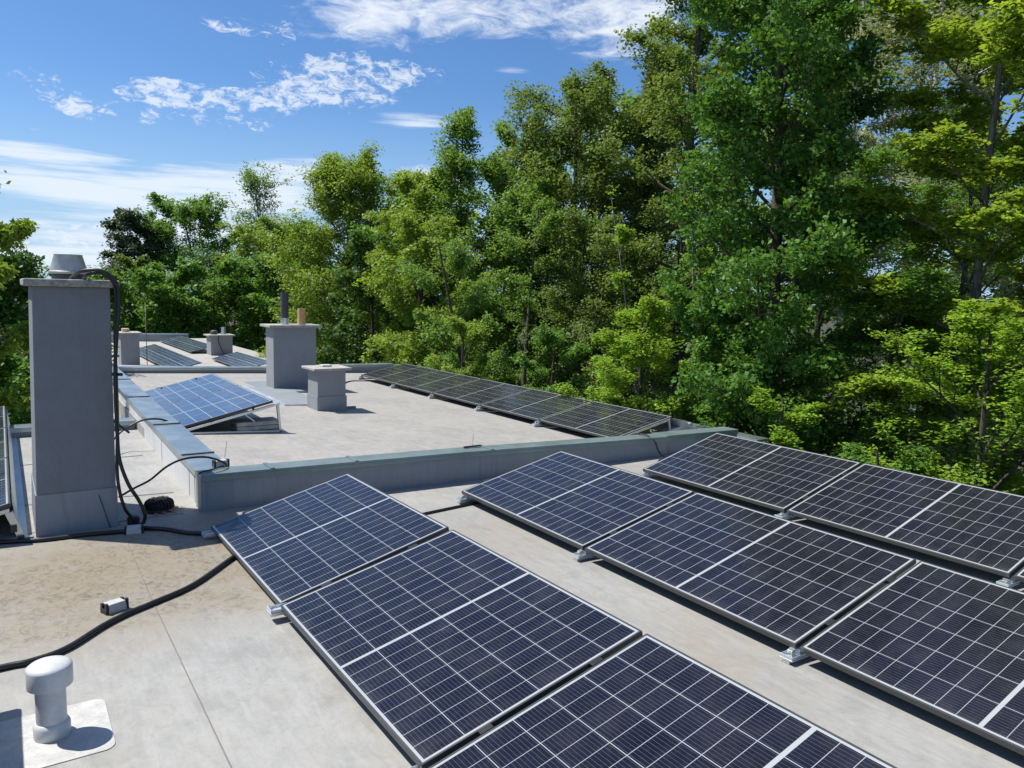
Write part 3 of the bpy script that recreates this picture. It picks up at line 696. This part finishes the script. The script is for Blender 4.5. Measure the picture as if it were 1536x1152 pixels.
def cable(name, pts, r, lab, n=8):
    o = MB().tube(pts, r, n).build(name, BLACK, smooth=True); tag(o, lab, 'cable'); return o
zc = ZN+.016
cable('conduit', [(1.66, -1.75, zc), (1.613, -1.31, zc), (1.612, -1.19, zc), (1.549, -1.03, zc), (1.345, -.84, zc), (1.235, -.705, zc), (1.145, -.555, zc), (.975, -.305, zc), (.60, .02, zc), (.30, .30, zc)], .0165, 'thick black conduit curving from the left edge past the vent pipe to the front row')
cable('conduit', [(-.60, -1.75, zc), (-.535, -1.30, zc), (-.455, -1.05, zc), (-.44, -.80, zc), (-.385, -.53, zc), (-.37, -.40, zc)], .0165, 'thick black conduit lying along the foot of the tall chimney')
cable('conduit', [(-.42, -.42, zc), (-.30, -.26, zc), (-.12, -.13, zc), (-.03, .0, zc), (.1, .2, zc)], .0165, 'black conduit running from the hoses to the first mount of the front row')
cable('hose', [(-.78, -.78, 1.80), (-.60, -.735, 1.845), (-.52, -.650, 1.862), (-.50, -.575, 1.845), (-.495, -.518, 1.79), (-.50, -.492, 1.695), (-.50, -.500, 1.548), (-.50, -.520, 1.35),
              (-.50, -.537, 1.10), (-.50, -.540, .80), (-.50, -.538, .647), (-.47, -.533, .453), (-.44, -.485, .268), (-.44, -.416, .129), (-.44, -.377, .019), (-.46, -.385, -.055), (-.46, -.43, zc+.002)], .0135, 'black hose arching over the chimney cap and down its right edge, loop at its foot')
cable('hose', [(-.70, -.70, 1.80), (-.58, -.69, 1.825), (-.53, -.62, 1.842), (-.52, -.55, 1.81), (-.525, -.510, 1.70), (-.53, -.525, 1.35), (-.53, -.53, .75), (-.50, -.548, .398), (-.49, -.54, .217), (-.50, -.505, .06), (-.53, -.455, -.03), (-.55, -.44, zc+.004)], .0125, 'second black hose close to the chimney edge, ending in a black coupling')
tag(MB().lathe([(.035, 0), (.045, .01), (.045, .06), (.03, .075)], (-.58, -.44, ZN), 16).build('hose_coupling', BLACK, smooth=False), 'stubby black coupling on the roof at the right foot of the tall chimney', 'hose fitting')
cable('cable', [(-.66, -.525, .115), (-.70, -.418, .159), (-.70, -.296, .215), (-.70, -.17, .31), (-.71, -.043, .357), (-.74, .112, .354), (-.78, .22, .318), (-.83, .31, .262), (-.85, .33, .235)], .009, 'thin black cable arching from the chimney to the corner of the coping')
cable('cable', [(-.86, .31, .235), (-.80, .20, .226), (-.73, .10, .228), (-.705, .075, .222)], .007, 'short black cable lying across the coping corner')
cable('cable', [(-3.3, -.36, -.02), (-3.6, -.188, .098), (-3.6, -.071, .179), (-3.6, .068, .238), (-3.6, .242, .235), (-3.62, .397, .16), (-3.7, .53, .05)], .011, 'black cable crossing the coping to the light blue panels')
cable('cable', [(.35, 1.2, zc-.004), (.282, 1.675, zc-.004), (.213, 2.186, zc-.004), (.2, 2.4, zc-.004)], .012, 'black cable on the roof between the front row and the second row')
cable('cable', [(-1.85, 5.4, -.16), (-1.25, 5.15, -.05), (-.80, 5.02, .13), (-.56, 5.0, .152), (-.44, 5.0, .10), (-.40, 5.04, -.02), (-.30, 5.12, zc-.004), (.2, 5.2, zc-.004)], .009, 'dark cable hanging over the green coping beside the right-hand row')
cable('cable', [(-10.3, 5.8, -.30), (-10.2, 5.2, -.255), (-9.3, 4.6, -.215), (-8.9, 4.2, -.2)], .02, 'black cable leaving the far end of the edge row')

def support_block(loc, rz, lab):
    if not hasattr(support_block, 'p'):
        r = empty('cable_support')
        MB().hexa([(-.052, -.040, .0), (.052, -.040, .0), (.052, .040, .0), (-.052, .040, .0)], [(-.047, -.034, .055), (.047, -.034, .055), (.047, .034, .055), (-.047, .034, .055)]).build('block', GREYB, r, bevel=.004)
        for s_ in (-1, 1):
            x_ = s_*.058
            MB().box(x_-.008, x_+.008, -.034, .034, 0, .03).box(x_-.007, x_+.007, -.034, -.012, .03, .062).box(x_-.007, x_+.007, .012, .034, .03, .055).build('clip', BLACK, r, bevel=.002)
        support_block.p = r; new = r
    else:
        new = support_block.p.copy(); COL.objects.link(new)
        for c_ in list(support_block.p.children): kx = c_.copy(); COL.objects.link(kx); kx.parent = new
    new.location = loc; new.rotation_euler = (0, 0, rz); tag(new, lab, 'cable support', 'grey cable supports with black clips')
support_block((1.115, -.760, ZN), R(112), 'grey support block with black clips beside the thick conduit on the stained roof')
support_block((-.36, -.465, ZN), R(80), 'grey support block in the chimney shadow at the end of the conduit')
support_block((-.93, .30, .218), R(95), 'pale support block with black clips on the coping corner')

def rod(loc, h, lean, lab, base=True):
    r = empty('lightning_rod', loc); MB().tube([(0, 0, 0), (lean[0]*h, lean[1]*h, h)], .0028, 5, False).build('rod', ALU, r)
    if not base and h > .25: r.children[0].data.materials[0] = BLACKM
    if base: MB().box(-.012, .012, -.10, .10, .0, .014).build('holder', BLACKM, r)
    tag(r, lab, 'lightning rod', 'thin lightning rods')
rod((-1.0, .34, .218), .20, (0, .16), 'thin rod rising beside the pale block on the coping corner', False)
rod((-.70, 2.70, .205), .13, (0, .06), 'thin rod with a small dark holder on the green coping')
rod((-.585, -.60, ZN), .27, (.0, -.26), 'thin dark rod leaning against the foot of the tall chimney', False)
tag(MB().tube([(-27.5, 3.55, ZF), (-27.5, 3.55, 1.1)], .014, 6, False).build('thin_mast', plain('mast', (.22, .2, .16), .7), smooth=True), 'thin upright pole standing beside the far chimney', 'mast')

# ------------------------------------------------------------------ trees
def npmesh(name, v, quads, m, tint=None):
    me = bpy.data.meshes.new(name); nv, nf = len(v), len(quads)
    me.vertices.add(nv); me.vertices.foreach_set('co', v.astype(np.float32).ravel())
    me.loops.add(nf*4); me.loops.foreach_set('vertex_index', quads.astype(np.int32).ravel())
    me.polygons.add(nf); me.polygons.foreach_set('loop_start', np.arange(0, nf*4, 4, dtype=np.int32))
    me.update(calc_edges=True)
    if tint is not None:
        a = me.attributes.new('tint', 'FLOAT', 'POINT'); a.data.foreach_set('value', tint.astype(np.float32))
    me.materials.append(m)
    return me

def unit(a): return a/np.maximum(np.linalg.norm(a, axis=-1, keepdims=True), 1e-9)

def leaves(rg, cen, spread, n, size, flat=.0, up=.8, aspect=.55, droop=.0, tint=None, axis=None):
    """cen (k,3), spread (k,3): n leaves shared over the clumps. returns verts, quads, tint"""
    k = len(cen); idx = rg.integers(0, k, n)
    g = rg.normal(0, 1, (n, 3)); rr = np.linalg.norm(g, axis=1, keepdims=True); g = g/rr*np.minimum(rr, 2.1)
    c = cen[idx]+g*spread[idx]
    nor = rg.normal(0, 1, (n, 3)); nor = unit(nor)*(1-up*.6); nor[:, 2] += up
    nor = unit(nor)
    a = rg.normal(0, 1, (n, 3)); a[:, 2] -= droop*1.5
    if axis is not None: a += axis[idx]*1.2
    a = unit(a-nor*(a*nor).sum(1, keepdims=True)*(1-droop*.5))
    b = unit(np.cross(nor, a)); nor = np.cross(a, b)
    s = size*rg.uniform(.65, 1.25, (n, 1))
    L_ = a*s*.5; Wd = b*s*.5*aspect; fold = nor*s*.10
    v = np.stack([c-L_, c+Wd*1.0-fold+L_*.1, c+L_-fold*.6, c-Wd-fold+L_*.1], 1).reshape(-1, 3)
    q = np.arange(n*4).reshape(-1, 4)
    ct = rg.uniform(0, 1, k) if tint is None else tint
    t_ = np.clip(ct[idx]*.6+rg.uniform(0, 1, n)*.5-.05, 0, 1)
    return v, q, np.repeat(t_, 4)

def tubes(lines, sides=5):
    """lines: list of (pts (m,3), radii (m,)) -> verts, quads"""
    V, Q = [], []; b = 0
    ang = np.arange(sides)*2*np.pi/sides; ca, sa = np.cos(ang), np.sin(ang)
    for P, r in lines:
        d = unit(np.gradient(P, axis=0)); ref = np.where(np.abs(d[:, 2:3]) < .9, np.array([[0, 0, 1.]]), np.array([[1., 0, 0]]))
        ref = ref[len(ref)//2][None].repeat(len(P), 0)
        a = unit(ref-d*(ref*d).sum(1, keepdims=True)); c = np.cross(d, a)
        ring = P[:, None]+(a[:, None]*ca[None, :, None]+c[:, None]*sa[None, :, None])*r[:, None, None]
        m_ = len(P); V.append(ring.reshape(-1, 3))
        i = np.arange(m_-1)[:, None]*sides+np.arange(sides)[None]; j = np.arange(m_-1)[:, None]*sides+(np.arange(sides)[None]+1) % sides
        Q.append((np.stack([i, j, j+sides, i+sides], -1).reshape(-1, 4))+b); b += m_*sides
    return np.concatenate(V), np.concatenate(Q)

def curve(p0, d0, length, n, bend, rg, wob=.1):
    P = [np.array(p0, float)]; d = np.array(d0, float)
    for i in range(n-1):
        d = unit(d+np.array(bend)/n+rg.normal(0, wob, 3)/math.sqrt(n)); P.append(P[-1]+d*length/(n-1))
    return np.array(P)

NLEAF = [0]
LT = 'trees beyond the far roof'; FT = 'forest trees behind the edge row'
def tree(name, label, cat, u, D, vtop, hw, leafm, bark=BARK, seed=1, kind='broad', n=20000, size=.11, cb=.25, shape='oval', lean=(0, 0), up=.7, droop=.1, group='trees behind the roofs', kx=1.,
         limbs=20, fork=1, trunk_r=None, bare=0., gz=GZ, clump=.095, sq=.75, rise=.35, aspect=.55):
    rg = np.random.default_rng(seed)
    a, _ = pixdir(u, 450); x = CAMPOS.x-math.cos(a)*D; y = CAMPOS.y+math.sin(a)*D
    hor = 424.1+u*.02303; ztop = CAMPOS.z+(hor-vtop)/F*D; H = ztop-gz; Rr = hw/F*D*1.18*(1.28 if group == FT else 1.15 if group == LT else 1.)
    if group in (FT, LT): n = int(n*1.25)
    if group == LT and u < 480: D *= 1.8; size *= 1.75; ztop = CAMPOS.z+(hor-vtop)/F*D; H = ztop-gz; Rr *= 1.8; x = CAMPOS.x-math.cos(a)*D; y = CAMPOS.y+math.sin(a)*D
    tr = trunk_r or max(.07, H*.014)
    base = np.array([0, 0, 0.])
    root = empty(name, (x, y, gz)); tag(root, label, cat, group)
    if D < 24 and kind == 'broad': size *= .80; n = int(n*1.25)
    lines = []; cen = []; spr = []; axs = []
    stems = []
    for f_ in range(fork):
        ang = rg.uniform(0, 6.28); sp = (.0 if fork == 1 else .16)
        d0 = np.array([math.cos(ang+f_*6.28/fork)*sp+lean[0], math.sin(ang+f_*6.28/fork)*sp+lean[1], 1.])
        P = curve(base+np.array([math.cos(ang+f_*6.28/fork), math.sin(ang+f_*6.28/fork), 0])*(tr*.9 if fork > 1 else 0), unit(d0), H*(.96 if f_ == 0 else rg.uniform(.8, .93)), 14, (rg.normal(0, .08)-lean[0]*.6, rg.normal(0, .08)-lean[1]*.6, .2), rg, .07)
        t = np.linspace(0, 1, 14); r = tr*(1-t*.86)**.9/(1 if fork == 1 else 1.35); r[0] *= 1.3
        lines.append((P, r)); stems.append((P, r))
    def prof(t):
        if shape == 'oval': return math.sqrt(max(.02, 1-abs((t-.42)/.64)**2.6))
        if shape == 'round': return math.sqrt(max(0, 1-(2*t*.98-1)**2))*.95+.08
        if shape == 'cone': return (1-t)**.85*.95+.04
        if shape == 'flame': return (math.sin(math.pi*min(1, t*.74+.16)))**.7
        if shape == 'umbrella': return min(1, .35+t*1.1)*math.sqrt(max(0, 1-max(0, t-.6)**2*5))
        return 1.
    if kind in ('broad', 'pine'):
        for P, r in stems:
            nl = limbs//fork
            for i in range(nl):
                t = (i+rg.uniform(.1, .9))/nl; h = cb+(1-cb)*t*.96
                k = min(12.999, h*13); j = int(k); p0 = P[j]+(P[j+1]-P[j])*(k-j); rad = r[j]*.5
                az_ = i*2.4+rg.uniform(-.5, .5)
                ln = Rr*prof(t)*rg.uniform(.72, 1.12)*(1 if fork == 1 else .8)
                el_ = rise*rg.uniform(.6, 1.4)+t*.5
                d0 = np.array([math.cos(az_)*math.cos(el_), math.sin(az_)*math.cos(el_), math.sin(el_)])
                nlp = 8; B = curve(p0, d0, ln, nlp, (0, 0, .25-droop*1.4), rg, .18)
                rb = np.linspace(max(.018, rad*.75), .010, nlp); lines.append((B, rb))
                ns = 6
                for s in range(ns):
                    ts = .30+.70*(s+rg.uniform(0, 1))/ns; kk = min(nlp-1.001, ts*(nlp-1)); jj = int(kk)
                    q0 = B[jj]+(B[jj+1]-B[jj])*(kk-jj); dd = unit(B[jj+1]-B[jj])
                    sd = np.cross(dd, [0, 0, 1]); sd = unit(sd)*(1 if s % 2 else -1)
                    d1 = unit(dd*.7+sd*rg.uniform(.5, 1.1)+np.array([0, 0, rg.uniform(-.1, .5)-droop*.5])+rg.normal(0, .2, 3))
                    l2 = ln*rg.uniform(.25, .42)*(1.1-ts*.35); T = curve(q0, d1, l2, 5, (0, 0, .1-droop), rg, .2)
                    lines.append((T, np.linspace(rb[jj]*.55+.004, .004, 5)))
                    if rg.uniform() < bare: continue
                    sc = Rr*clump*.52*rg.uniform(.7, 1.5)
                    for w_ in (1.6, 2.4, 3.2, 4.):
                        j2 = min(3, int(w_)); cen.append(T[j2]+(T[j2+1]-T[j2])*(w_-j2)); spr.append((sc, sc, sc*sq)); axs.append(d1)
                    for w_ in range(4):
                        k2 = rg.uniform(1., 3.9); j2 = int(k2); q1 = T[j2]+(T[j2+1]-T[j2])*(k2-j2)
                        d2 = unit(d1*.6+rg.normal(0, .65, 3)*np.array([1, 1, .55])+np.array([0, 0, .12-droop*.6])); l3 = l2*rg.uniform(.35, .7)
                        q2 = q1+d2*l3-np.array([0, 0, .12*l3]); lines.append((np.array([q1, (q1+q2)/2+d2*.02, q2]), np.array([.006, .004, .002])*max(1., D/18)))
                        for w2 in (.45, .75, 1.05):
                            cen.append(q1+(q2-q1)*w2); spr.append((sc, sc, sc*sq)); axs.append(d2)
                if rg.uniform() > bare:
                    cen.append(B[-1]); sc = Rr*clump*.6; spr.append((sc, sc, sc*sq)); axs.append(d0)
            if rg.uniform() > bare:
                for w_ in range(3):
                    cen.append(P[-1]+rg.normal(0, Rr*.08, 3)-np.array([0, 0, w_*Rr*.12])); sc = Rr*clump; spr.append((sc, sc, sc)); axs.append(np.array([0, 0, 1.]))
    elif kind == 'spruce':
        P, r = stems[0]; nw = limbs
        for i in range(nw):
            t = (i+.5)/nw; h = cb+(1-cb)*t; k = min(12.999, h*13); j = int(k); p0 = P[j]+(P[j+1]-P[j])*(k-j)
            for q in range(6):
                az_ = q*1.047+i*.5+rg.uniform(-.2, .2); ln = Rr*(1-t)**.8*rg.uniform(.8, 1.1)+.15
                B = curve(p0, np.array([math.cos(az_), math.sin(az_), -.05]), ln, 6, (0, 0, -.25+.3*t), rg, .1)
                lines.append((B, np.linspace(.03, .006, 6)))
                for w_ in range(1, 6):
                    cen.append(B[w_]-np.array([0, 0, .12*Rr])); spr.append((Rr*.10, Rr*.10, Rr*.16)); axs.append(np.array([0, 0, -1.]))
    elif kind == 'thuja':
        for i in range(130):
            t = rg.uniform(0, 1)**.9; rr = Rr*(1-t**2.2)**.8*.78*rg.uniform(.75, 1.05); az_ = rg.uniform(0, 6.28)
            cen.append(np.array([rr*math.cos(az_), rr*math.sin(az_), H*(.03+.96*t)])); spr.append((Rr*.12, Rr*.12, Rr*.4)); axs.append(np.array([0, 0, 3.]))
    v, q = tubes(lines); me = npmesh('trunk', v, q, bark); me.shade_smooth()
    o = bpy.data.objects.new('trunk', me); COL.objects.link(o); o.parent = root
    cen = np.array(cen); spr = np.array(spr); axs = np.array(axs)
    v, q, tt = leaves(rg, cen, spr, n, size, up=up, droop=droop, axis=axs*(.8 if kind != 'thuja' else 2), aspect=aspect)
    o = bpy.data.objects.new('crown', npmesh('crown', v, q, leafm, tt)); COL.objects.link(o); o.parent = root
    NLEAF[0] += n
    return root

G = lambda *a, **k: leaf_mat(*a, **k)
OAK = G('oak_leaf', (0.045, 0.125, 0.025), (0.140, 0.297, 0.053), .40)
MAPLE = G('maple_leaf', (0.129, 0.230, 0.028), (0.370, 0.521, 0.082), .46)
LIME = G('lime_leaf', (0.095, 0.177, 0.025), (0.297, 0.442, 0.069), .42)
ASH = G('ash_leaf', (0.069, 0.161, 0.038), (0.230, 0.395, 0.083), .42)
ELM = G('elm_leaf', (0.067, 0.136, 0.035), (0.230, 0.338, 0.085), .40)
BIR = G('birch_leaf', (0.134, 0.183, 0.087), (0.358, 0.417, 0.200), .40)
HORN = G('hornbeam_leaf', (0.095, 0.208, 0.020), (0.325, 0.511, 0.063), .46)
DARK = G('dark_leaf', (0.035, 0.097, 0.023), (0.103, 0.208, 0.043), .36)
MIDG = G('mid_leaf', (0.047, 0.136, 0.025), (0.179, 0.349, 0.060), .42)
PINE = G('pine_needle', (0.049, 0.088, 0.055), (0.099, 0.146, 0.077), .2)
THUJ = G('thuja_scale', (0.043, 0.122, 0.016), (0.095, 0.198, 0.028), .2)
SPRU = G('spruce_needle', (0.078, 0.120, 0.038), (0.202, 0.271, 0.083), .3)

tree('cherry_tree', 'bright yellow-green leafy tree at the left edge behind the tall chimney', 'tree', -38, 12.5, 268, 88, LIME, seed=3, n=36000, size=.125, cb=.12, shape='oval', up=.35, droop=.55, limbs=26, group='trees left of the chimney', aspect=.42, clump=.10)
tree('hazel_bush', 'dense dark bush filling the gap left of the tall chimney foot', 'bush', 0, 15, 500, 80, MIDG, seed=45, n=30000, size=.13, cb=.02, shape='round', limbs=30, group='trees left of the chimney', clump=.14)
tree('leafy_tree', 'dark leafy tree low at the left edge behind the tall chimney', 'tree', -20, 17, 385, 100, DARK, seed=31, n=46000, size=.14, cb=.02, clump=.14, up=.5, limbs=22, group='trees left of the chimney')
tree('pine_tree', 'dark blue-green pine with a flat tufted top, left of the round green tree', 'tree', 210, 52, 348, 42, PINE, seed=4, kind='pine', n=14000, size=.24, cb=.35, shape='umbrella', clump=.15, sq=.5, limbs=16, group=LT)
tree('cypress_tree', 'narrow olive cypress below the dark pine', 'tree', 205, 47, 392, 30, ELM, seed=5, n=9000, size=.17, cb=.05, shape='flame', group=LT, limbs=20)
tree('thuja_tree', 'pointed dense green thuja standing behind the far end wall', 'tree', 241, 78, 416, 22, THUJ, seed=6, kind='thuja', n=17000, size=.27, group='pointed thujas behind the far wall')
tree('thuja_tree', 'shorter pointed thuja just right of the taller one behind the far wall', 'tree', 262, 80, 445, 22, THUJ, seed=7, kind='thuja', n=13000, size=.27, group='pointed thujas behind the far wall')
tree('leafy_tree', 'round mid-green tree right of the pine, above the far end wall', 'tree', 300, 52, 325, 58, MIDG, seed=8, n=24000, size=.20, cb=.12, shape='round', limbs=30, group=LT)
tree('leafy_tree', 'dark tree low behind the small far chimney', 'tree', 352, 47, 420, 60, DARK, seed=9, n=13000, size=.19, cb=.05, shape='round', group=LT)
tree('thin_crowned_tree', 'sparse tree with bare twigs standing up against the white cloud', 'tree', 400, 56, 288, 56, ASH, bark=BARKG, seed=10, n=3400, size=.20, cb=.30, shape='umbrella', bare=.5, limbs=34, rise=1.0, group=LT)
tree('leafy_tree', 'green tree filling the skyline between the sparse tree and the tall lime', 'tree', 448, 50, 338, 40, MIDG, seed=44, n=16000, size=.17, cb=.05, shape='round', limbs=28, group=LT)
tree('leafy_tree', 'yellowish green round tree in front of the sparse bare-twigged tree', 'tree', 392, 44, 356, 58, LIME, seed=11, n=22000, size=.17, cb=.08, shape='round', limbs=28, group=LT)
tree('lime_tree', 'tall yellow-green tree with a rounded top above the wide chimney', 'tree', 505, 38, 250, 74, LIME, seed=12, n=62000, size=.15, cb=.06, shape='oval', limbs=72, group=LT, clump=.11, rise=.42)
tree('lime_tree', 'second yellow-green tall tree, just right of the one above the wide chimney', 'tree', 602, 41, 256, 58, LIME, seed=13, n=50000, size=.15, cb=.08, shape='oval', limbs=64, group=LT, clump=.11, rise=.42)
tree('leafy_tree', 'lower yellow-green tree directly behind the orange flue of the wide chimney', 'tree', 462, 46, 368, 52, LIME, seed=14, n=17000, size=.15, cb=.06, shape='round', group=LT)
tree('leafy_tree', 'dark shaded tree between the wide chimney and the edge row of panels', 'tree', 560, 33, 352, 62, DARK, seed=15, n=20000, size=.16, cb=.03, shape='oval', group=LT)
tree('ash_tree', 'light green feathery tree whose top stands out against the blue sky left of the forest', 'tree', 712, 27, 172, 84, ASH, seed=16, n=40000, size=.13, cb=.22, shape='umbrella', limbs=30, fork=2, group=FT, rise=.8)
tree('leafy_tree', 'olive green tree with hanging tips at the left end of the forest', 'tree', 660, 24, 305, 66, LIME, seed=17, n=30000, size=.12, cb=.03, shape='oval', limbs=34, droop=.4, group=FT)
tree('leafy_tree', 'fresh green tree leaning over the edge row, with a dark forked stem', 'tree', 775, 21, 265, 74, ASH, seed=18, n=30000, size=.11, cb=.06, shape='oval', limbs=30, fork=2, group=FT)
tree('elm_tree', 'tall olive-green tree rising in steps toward the top of the forest', 'tree', 850, 29, 148, 96, ELM, seed=19, n=44000, size=.135, cb=.18, shape='oval', limbs=36, group=FT)
tree('spruce_tree', 'tall spruce with a thin pointed tip beside the big oak', 'tree', 952, 28, 74, 46, SPRU, seed=20, kind='spruce', n=36000, size=.17, cb=.25, limbs=34, group=FT, aspect=.3)
tree('leafy_tree', 'tall olive tree half hidden behind the big oak, above the spruce tip', 'tree', 1020, 24, -80, 78, ELM, seed=21, n=44000, size=.12, cb=.15, shape='oval', droop=.35, limbs=38, group=FT)
tree('leafy_tree', 'grey-green tree in the shade at the middle of the forest', 'tree', 900, 23, 330, 90, ELM, seed=22, n=30000, size=.12, cb=.04, shape='round', limbs=30, group=FT)
RT = 'forest trees at the right'
tree('oak_tree', 'big dark green oak with a dark trunk at the right of the sky', 'tree', 1160, 12.6, -220, 150, OAK, seed=23, n=80000, size=.105, cb=.36, shape='oval', limbs=50, trunk_r=.19, group=RT, clump=.095, up=.5, aspect=.66)
tree('young_tree', 'slender pale-stemmed young tree in front of the forest, left of the oak', 'tree', 1052, 14.5, 215, 52, HORN, bark=BARKG, seed=24, n=9000, size=.095, cb=.35, shape='umbrella', limbs=20, fork=3, trunk_r=.07, rise=.9, group=RT)
tree('hornbeam_tree', 'bright yellow-green hornbeam spreading above the near end of the edge row', 'tree', 968, 13.5, 440, 112, HORN, seed=25, n=52000, size=.080, cb=.03, shape='round', limbs=40, group=RT, up=.85, sq=.45, clump=.08)
tree('leafy_tree', 'fresh green low oak foliage left of the dark trunk', 'tree', 1112, 12.0, 425, 98, MIDG, seed=26, n=40000, size=.090, cb=.06, shape='round', limbs=36, group=RT, clump=.085)
tree('birch_tree', 'tall birch with white stem showing through, upper right', 'tree', 1375, 22, -170, 120, BIR, bark=BIRCH, seed=27, n=26000, size=.11, cb=.38, shape='oval', limbs=32, droop=.55, trunk_r=.15, group=RT, lean=(.05, 0))
tree('birch_tree', 'second tall birch behind the oak, greyish thin leaves', 'tree', 1270, 24, -140, 90, BIR, bark=BIRCH, seed=28, n=20000, size=.12, cb=.40, shape='oval', limbs=28, droop=.55, trunk_r=.14, group=RT)
tree('maple_tree', 'tall yellow-green maple along the right edge of the photo', 'tree', 1500, 12.6, -170, 150, MAPLE, bark=BARKG, seed=29, n=84000, size=.105, cb=.40, shape='oval', limbs=34, up=.85, sq=.4, trunk_r=.11, group=RT, aspect=.7)
tree('maple_tree', 'thin maple stem and crown just right of the photo edge', 'tree', 1590, 12.0, -120, 120, MAPLE, bark=BARKG, seed=35, n=34000, size=.105, cb=.35, shape='oval', limbs=26, up=.85, sq=.4, trunk_r=.09, group=RT, aspect=.7)
tree('beech_tree', 'layered bright green beech branches at the lower right above the right-hand row', 'tree', 1490, 10.8, 455, 150, HORN, seed=30, n=42000, size=.078, cb=.10, shape='round', limbs=34, up=.9, sq=.35, group=RT, clump=.085)
tree('beech_tree', 'shaded layered beech between the oak trunk and the right edge', 'tree', 1300, 12.5, 395, 120, MIDG, seed=32, n=44000, size=.080, cb=.05, shape='round', limbs=36, up=.9, sq=.35, group=RT)
tree('leafy_tree', 'dark shaded tree filling the middle right behind the oak trunk', 'tree', 1240, 18, 250, 130, MIDG, seed=33, n=42000, size=.11, cb=.05, shape='oval', limbs=38, up=.8, sq=.5, group=RT)
tree('leafy_tree', 'deep green tree behind the maple stems at the right edge', 'tree', 1440, 18, 240, 130, MIDG, seed=34, n=36000, size=.11, cb=.05, shape='oval', limbs=34, up=.8, sq=.5, group=RT)
tree('hazel_bush', 'low sunlit bush below the oak, at the end of the green coping', 'bush', 1205, 10.2, 560, 92, HORN, seed=36, n=26000, size=.070, cb=.02, shape='round', limbs=26, up=.9, sq=.4, group='bushes under the forest')
tree('hazel_bush', 'shaded low bush behind the right-hand row of panels', 'bush', 1390, 10.0, 610, 110, MIDG, seed=37, n=26000, size=.075, cb=.02, shape='round', limbs=26, up=.9, sq=.4, group='bushes under the forest')
tree('hazel_bush', 'low leafy bush behind the far half of the edge row', 'bush', 690, 19, 470, 70, LIME, seed=38, n=18000, size=.095, cb=.02, shape='round', limbs=24, group='bushes under the forest')
tree('hazel_bush', 'low green bush behind the middle of the edge row', 'bush', 830, 17, 480, 72, MIDG, seed=39, n=20000, size=.09, cb=.02, shape='round', limbs=24, group='bushes under the forest')
tree('leafy_tree', 'mid-height yellow-green tree at the very left end of the forest', 'tree', 640, 31, 262, 60, LIME, seed=41, n=26000, size=.15, cb=.05, shape='round', limbs=30, group=FT)
tree('ash_tree', 'second light green ash just right of the one against the sky', 'tree', 775, 30, 176, 62, ASH, seed=42, n=26000, size=.14, cb=.15, shape='oval', limbs=30, group=FT)
tree('elm_tree', 'tall olive tree between the elm and the pointed spruce', 'tree', 905, 31, 118, 60, ELM, seed=43, n=28000, size=.14, cb=.15, shape='oval', limbs=30, group=FT)
# the deeper rows of the forest
rg = np.random.default_rng(77)
for i in range(17):
    u_ = 600+i*62+rg.uniform(-18, 18); D_ = rg.uniform(30, 40)
    vt = np.interp(u_, [600, 700, 800, 900, 1000, 1100, 1700], [300, 230, 190, 140, 60, 10, -30])+rg.uniform(0, 50)
    tree('forest_tree', 'dark tree deep in the forest, glimpsed between nearer crowns '+('toward its left end' if u_ < 850 else 'behind the oak and spruces' if u_ < 1200 else 'toward the right edge'),
         'tree', u_, D_, vt, 82, (MIDG, LIME, MIDG, ELM)[i % 4], seed=100+i, n=11000, size=.25, cb=.04, limbs=14, group='deep forest trees at the left end' if u_ < 850 else 'deep forest trees behind the oak' if u_ < 1200 else 'deep forest trees at the right', clump=.12)
for i in range(9):
    u_ = 130+i*62+rg.uniform(-10, 10)
    tree('forest_tree', 'dark distant tree closing the gaps behind the far roof', 'tree', u_, 66+rg.uniform(0, 8), 400+rg.uniform(-25, 15) if u_ > 250 else 425, 60, MIDG, seed=140+i, n=9000, size=.36, cb=.03, limbs=12, group='distant trees behind the far roof', clump=.12)
print('LEAVES', NLEAF[0])
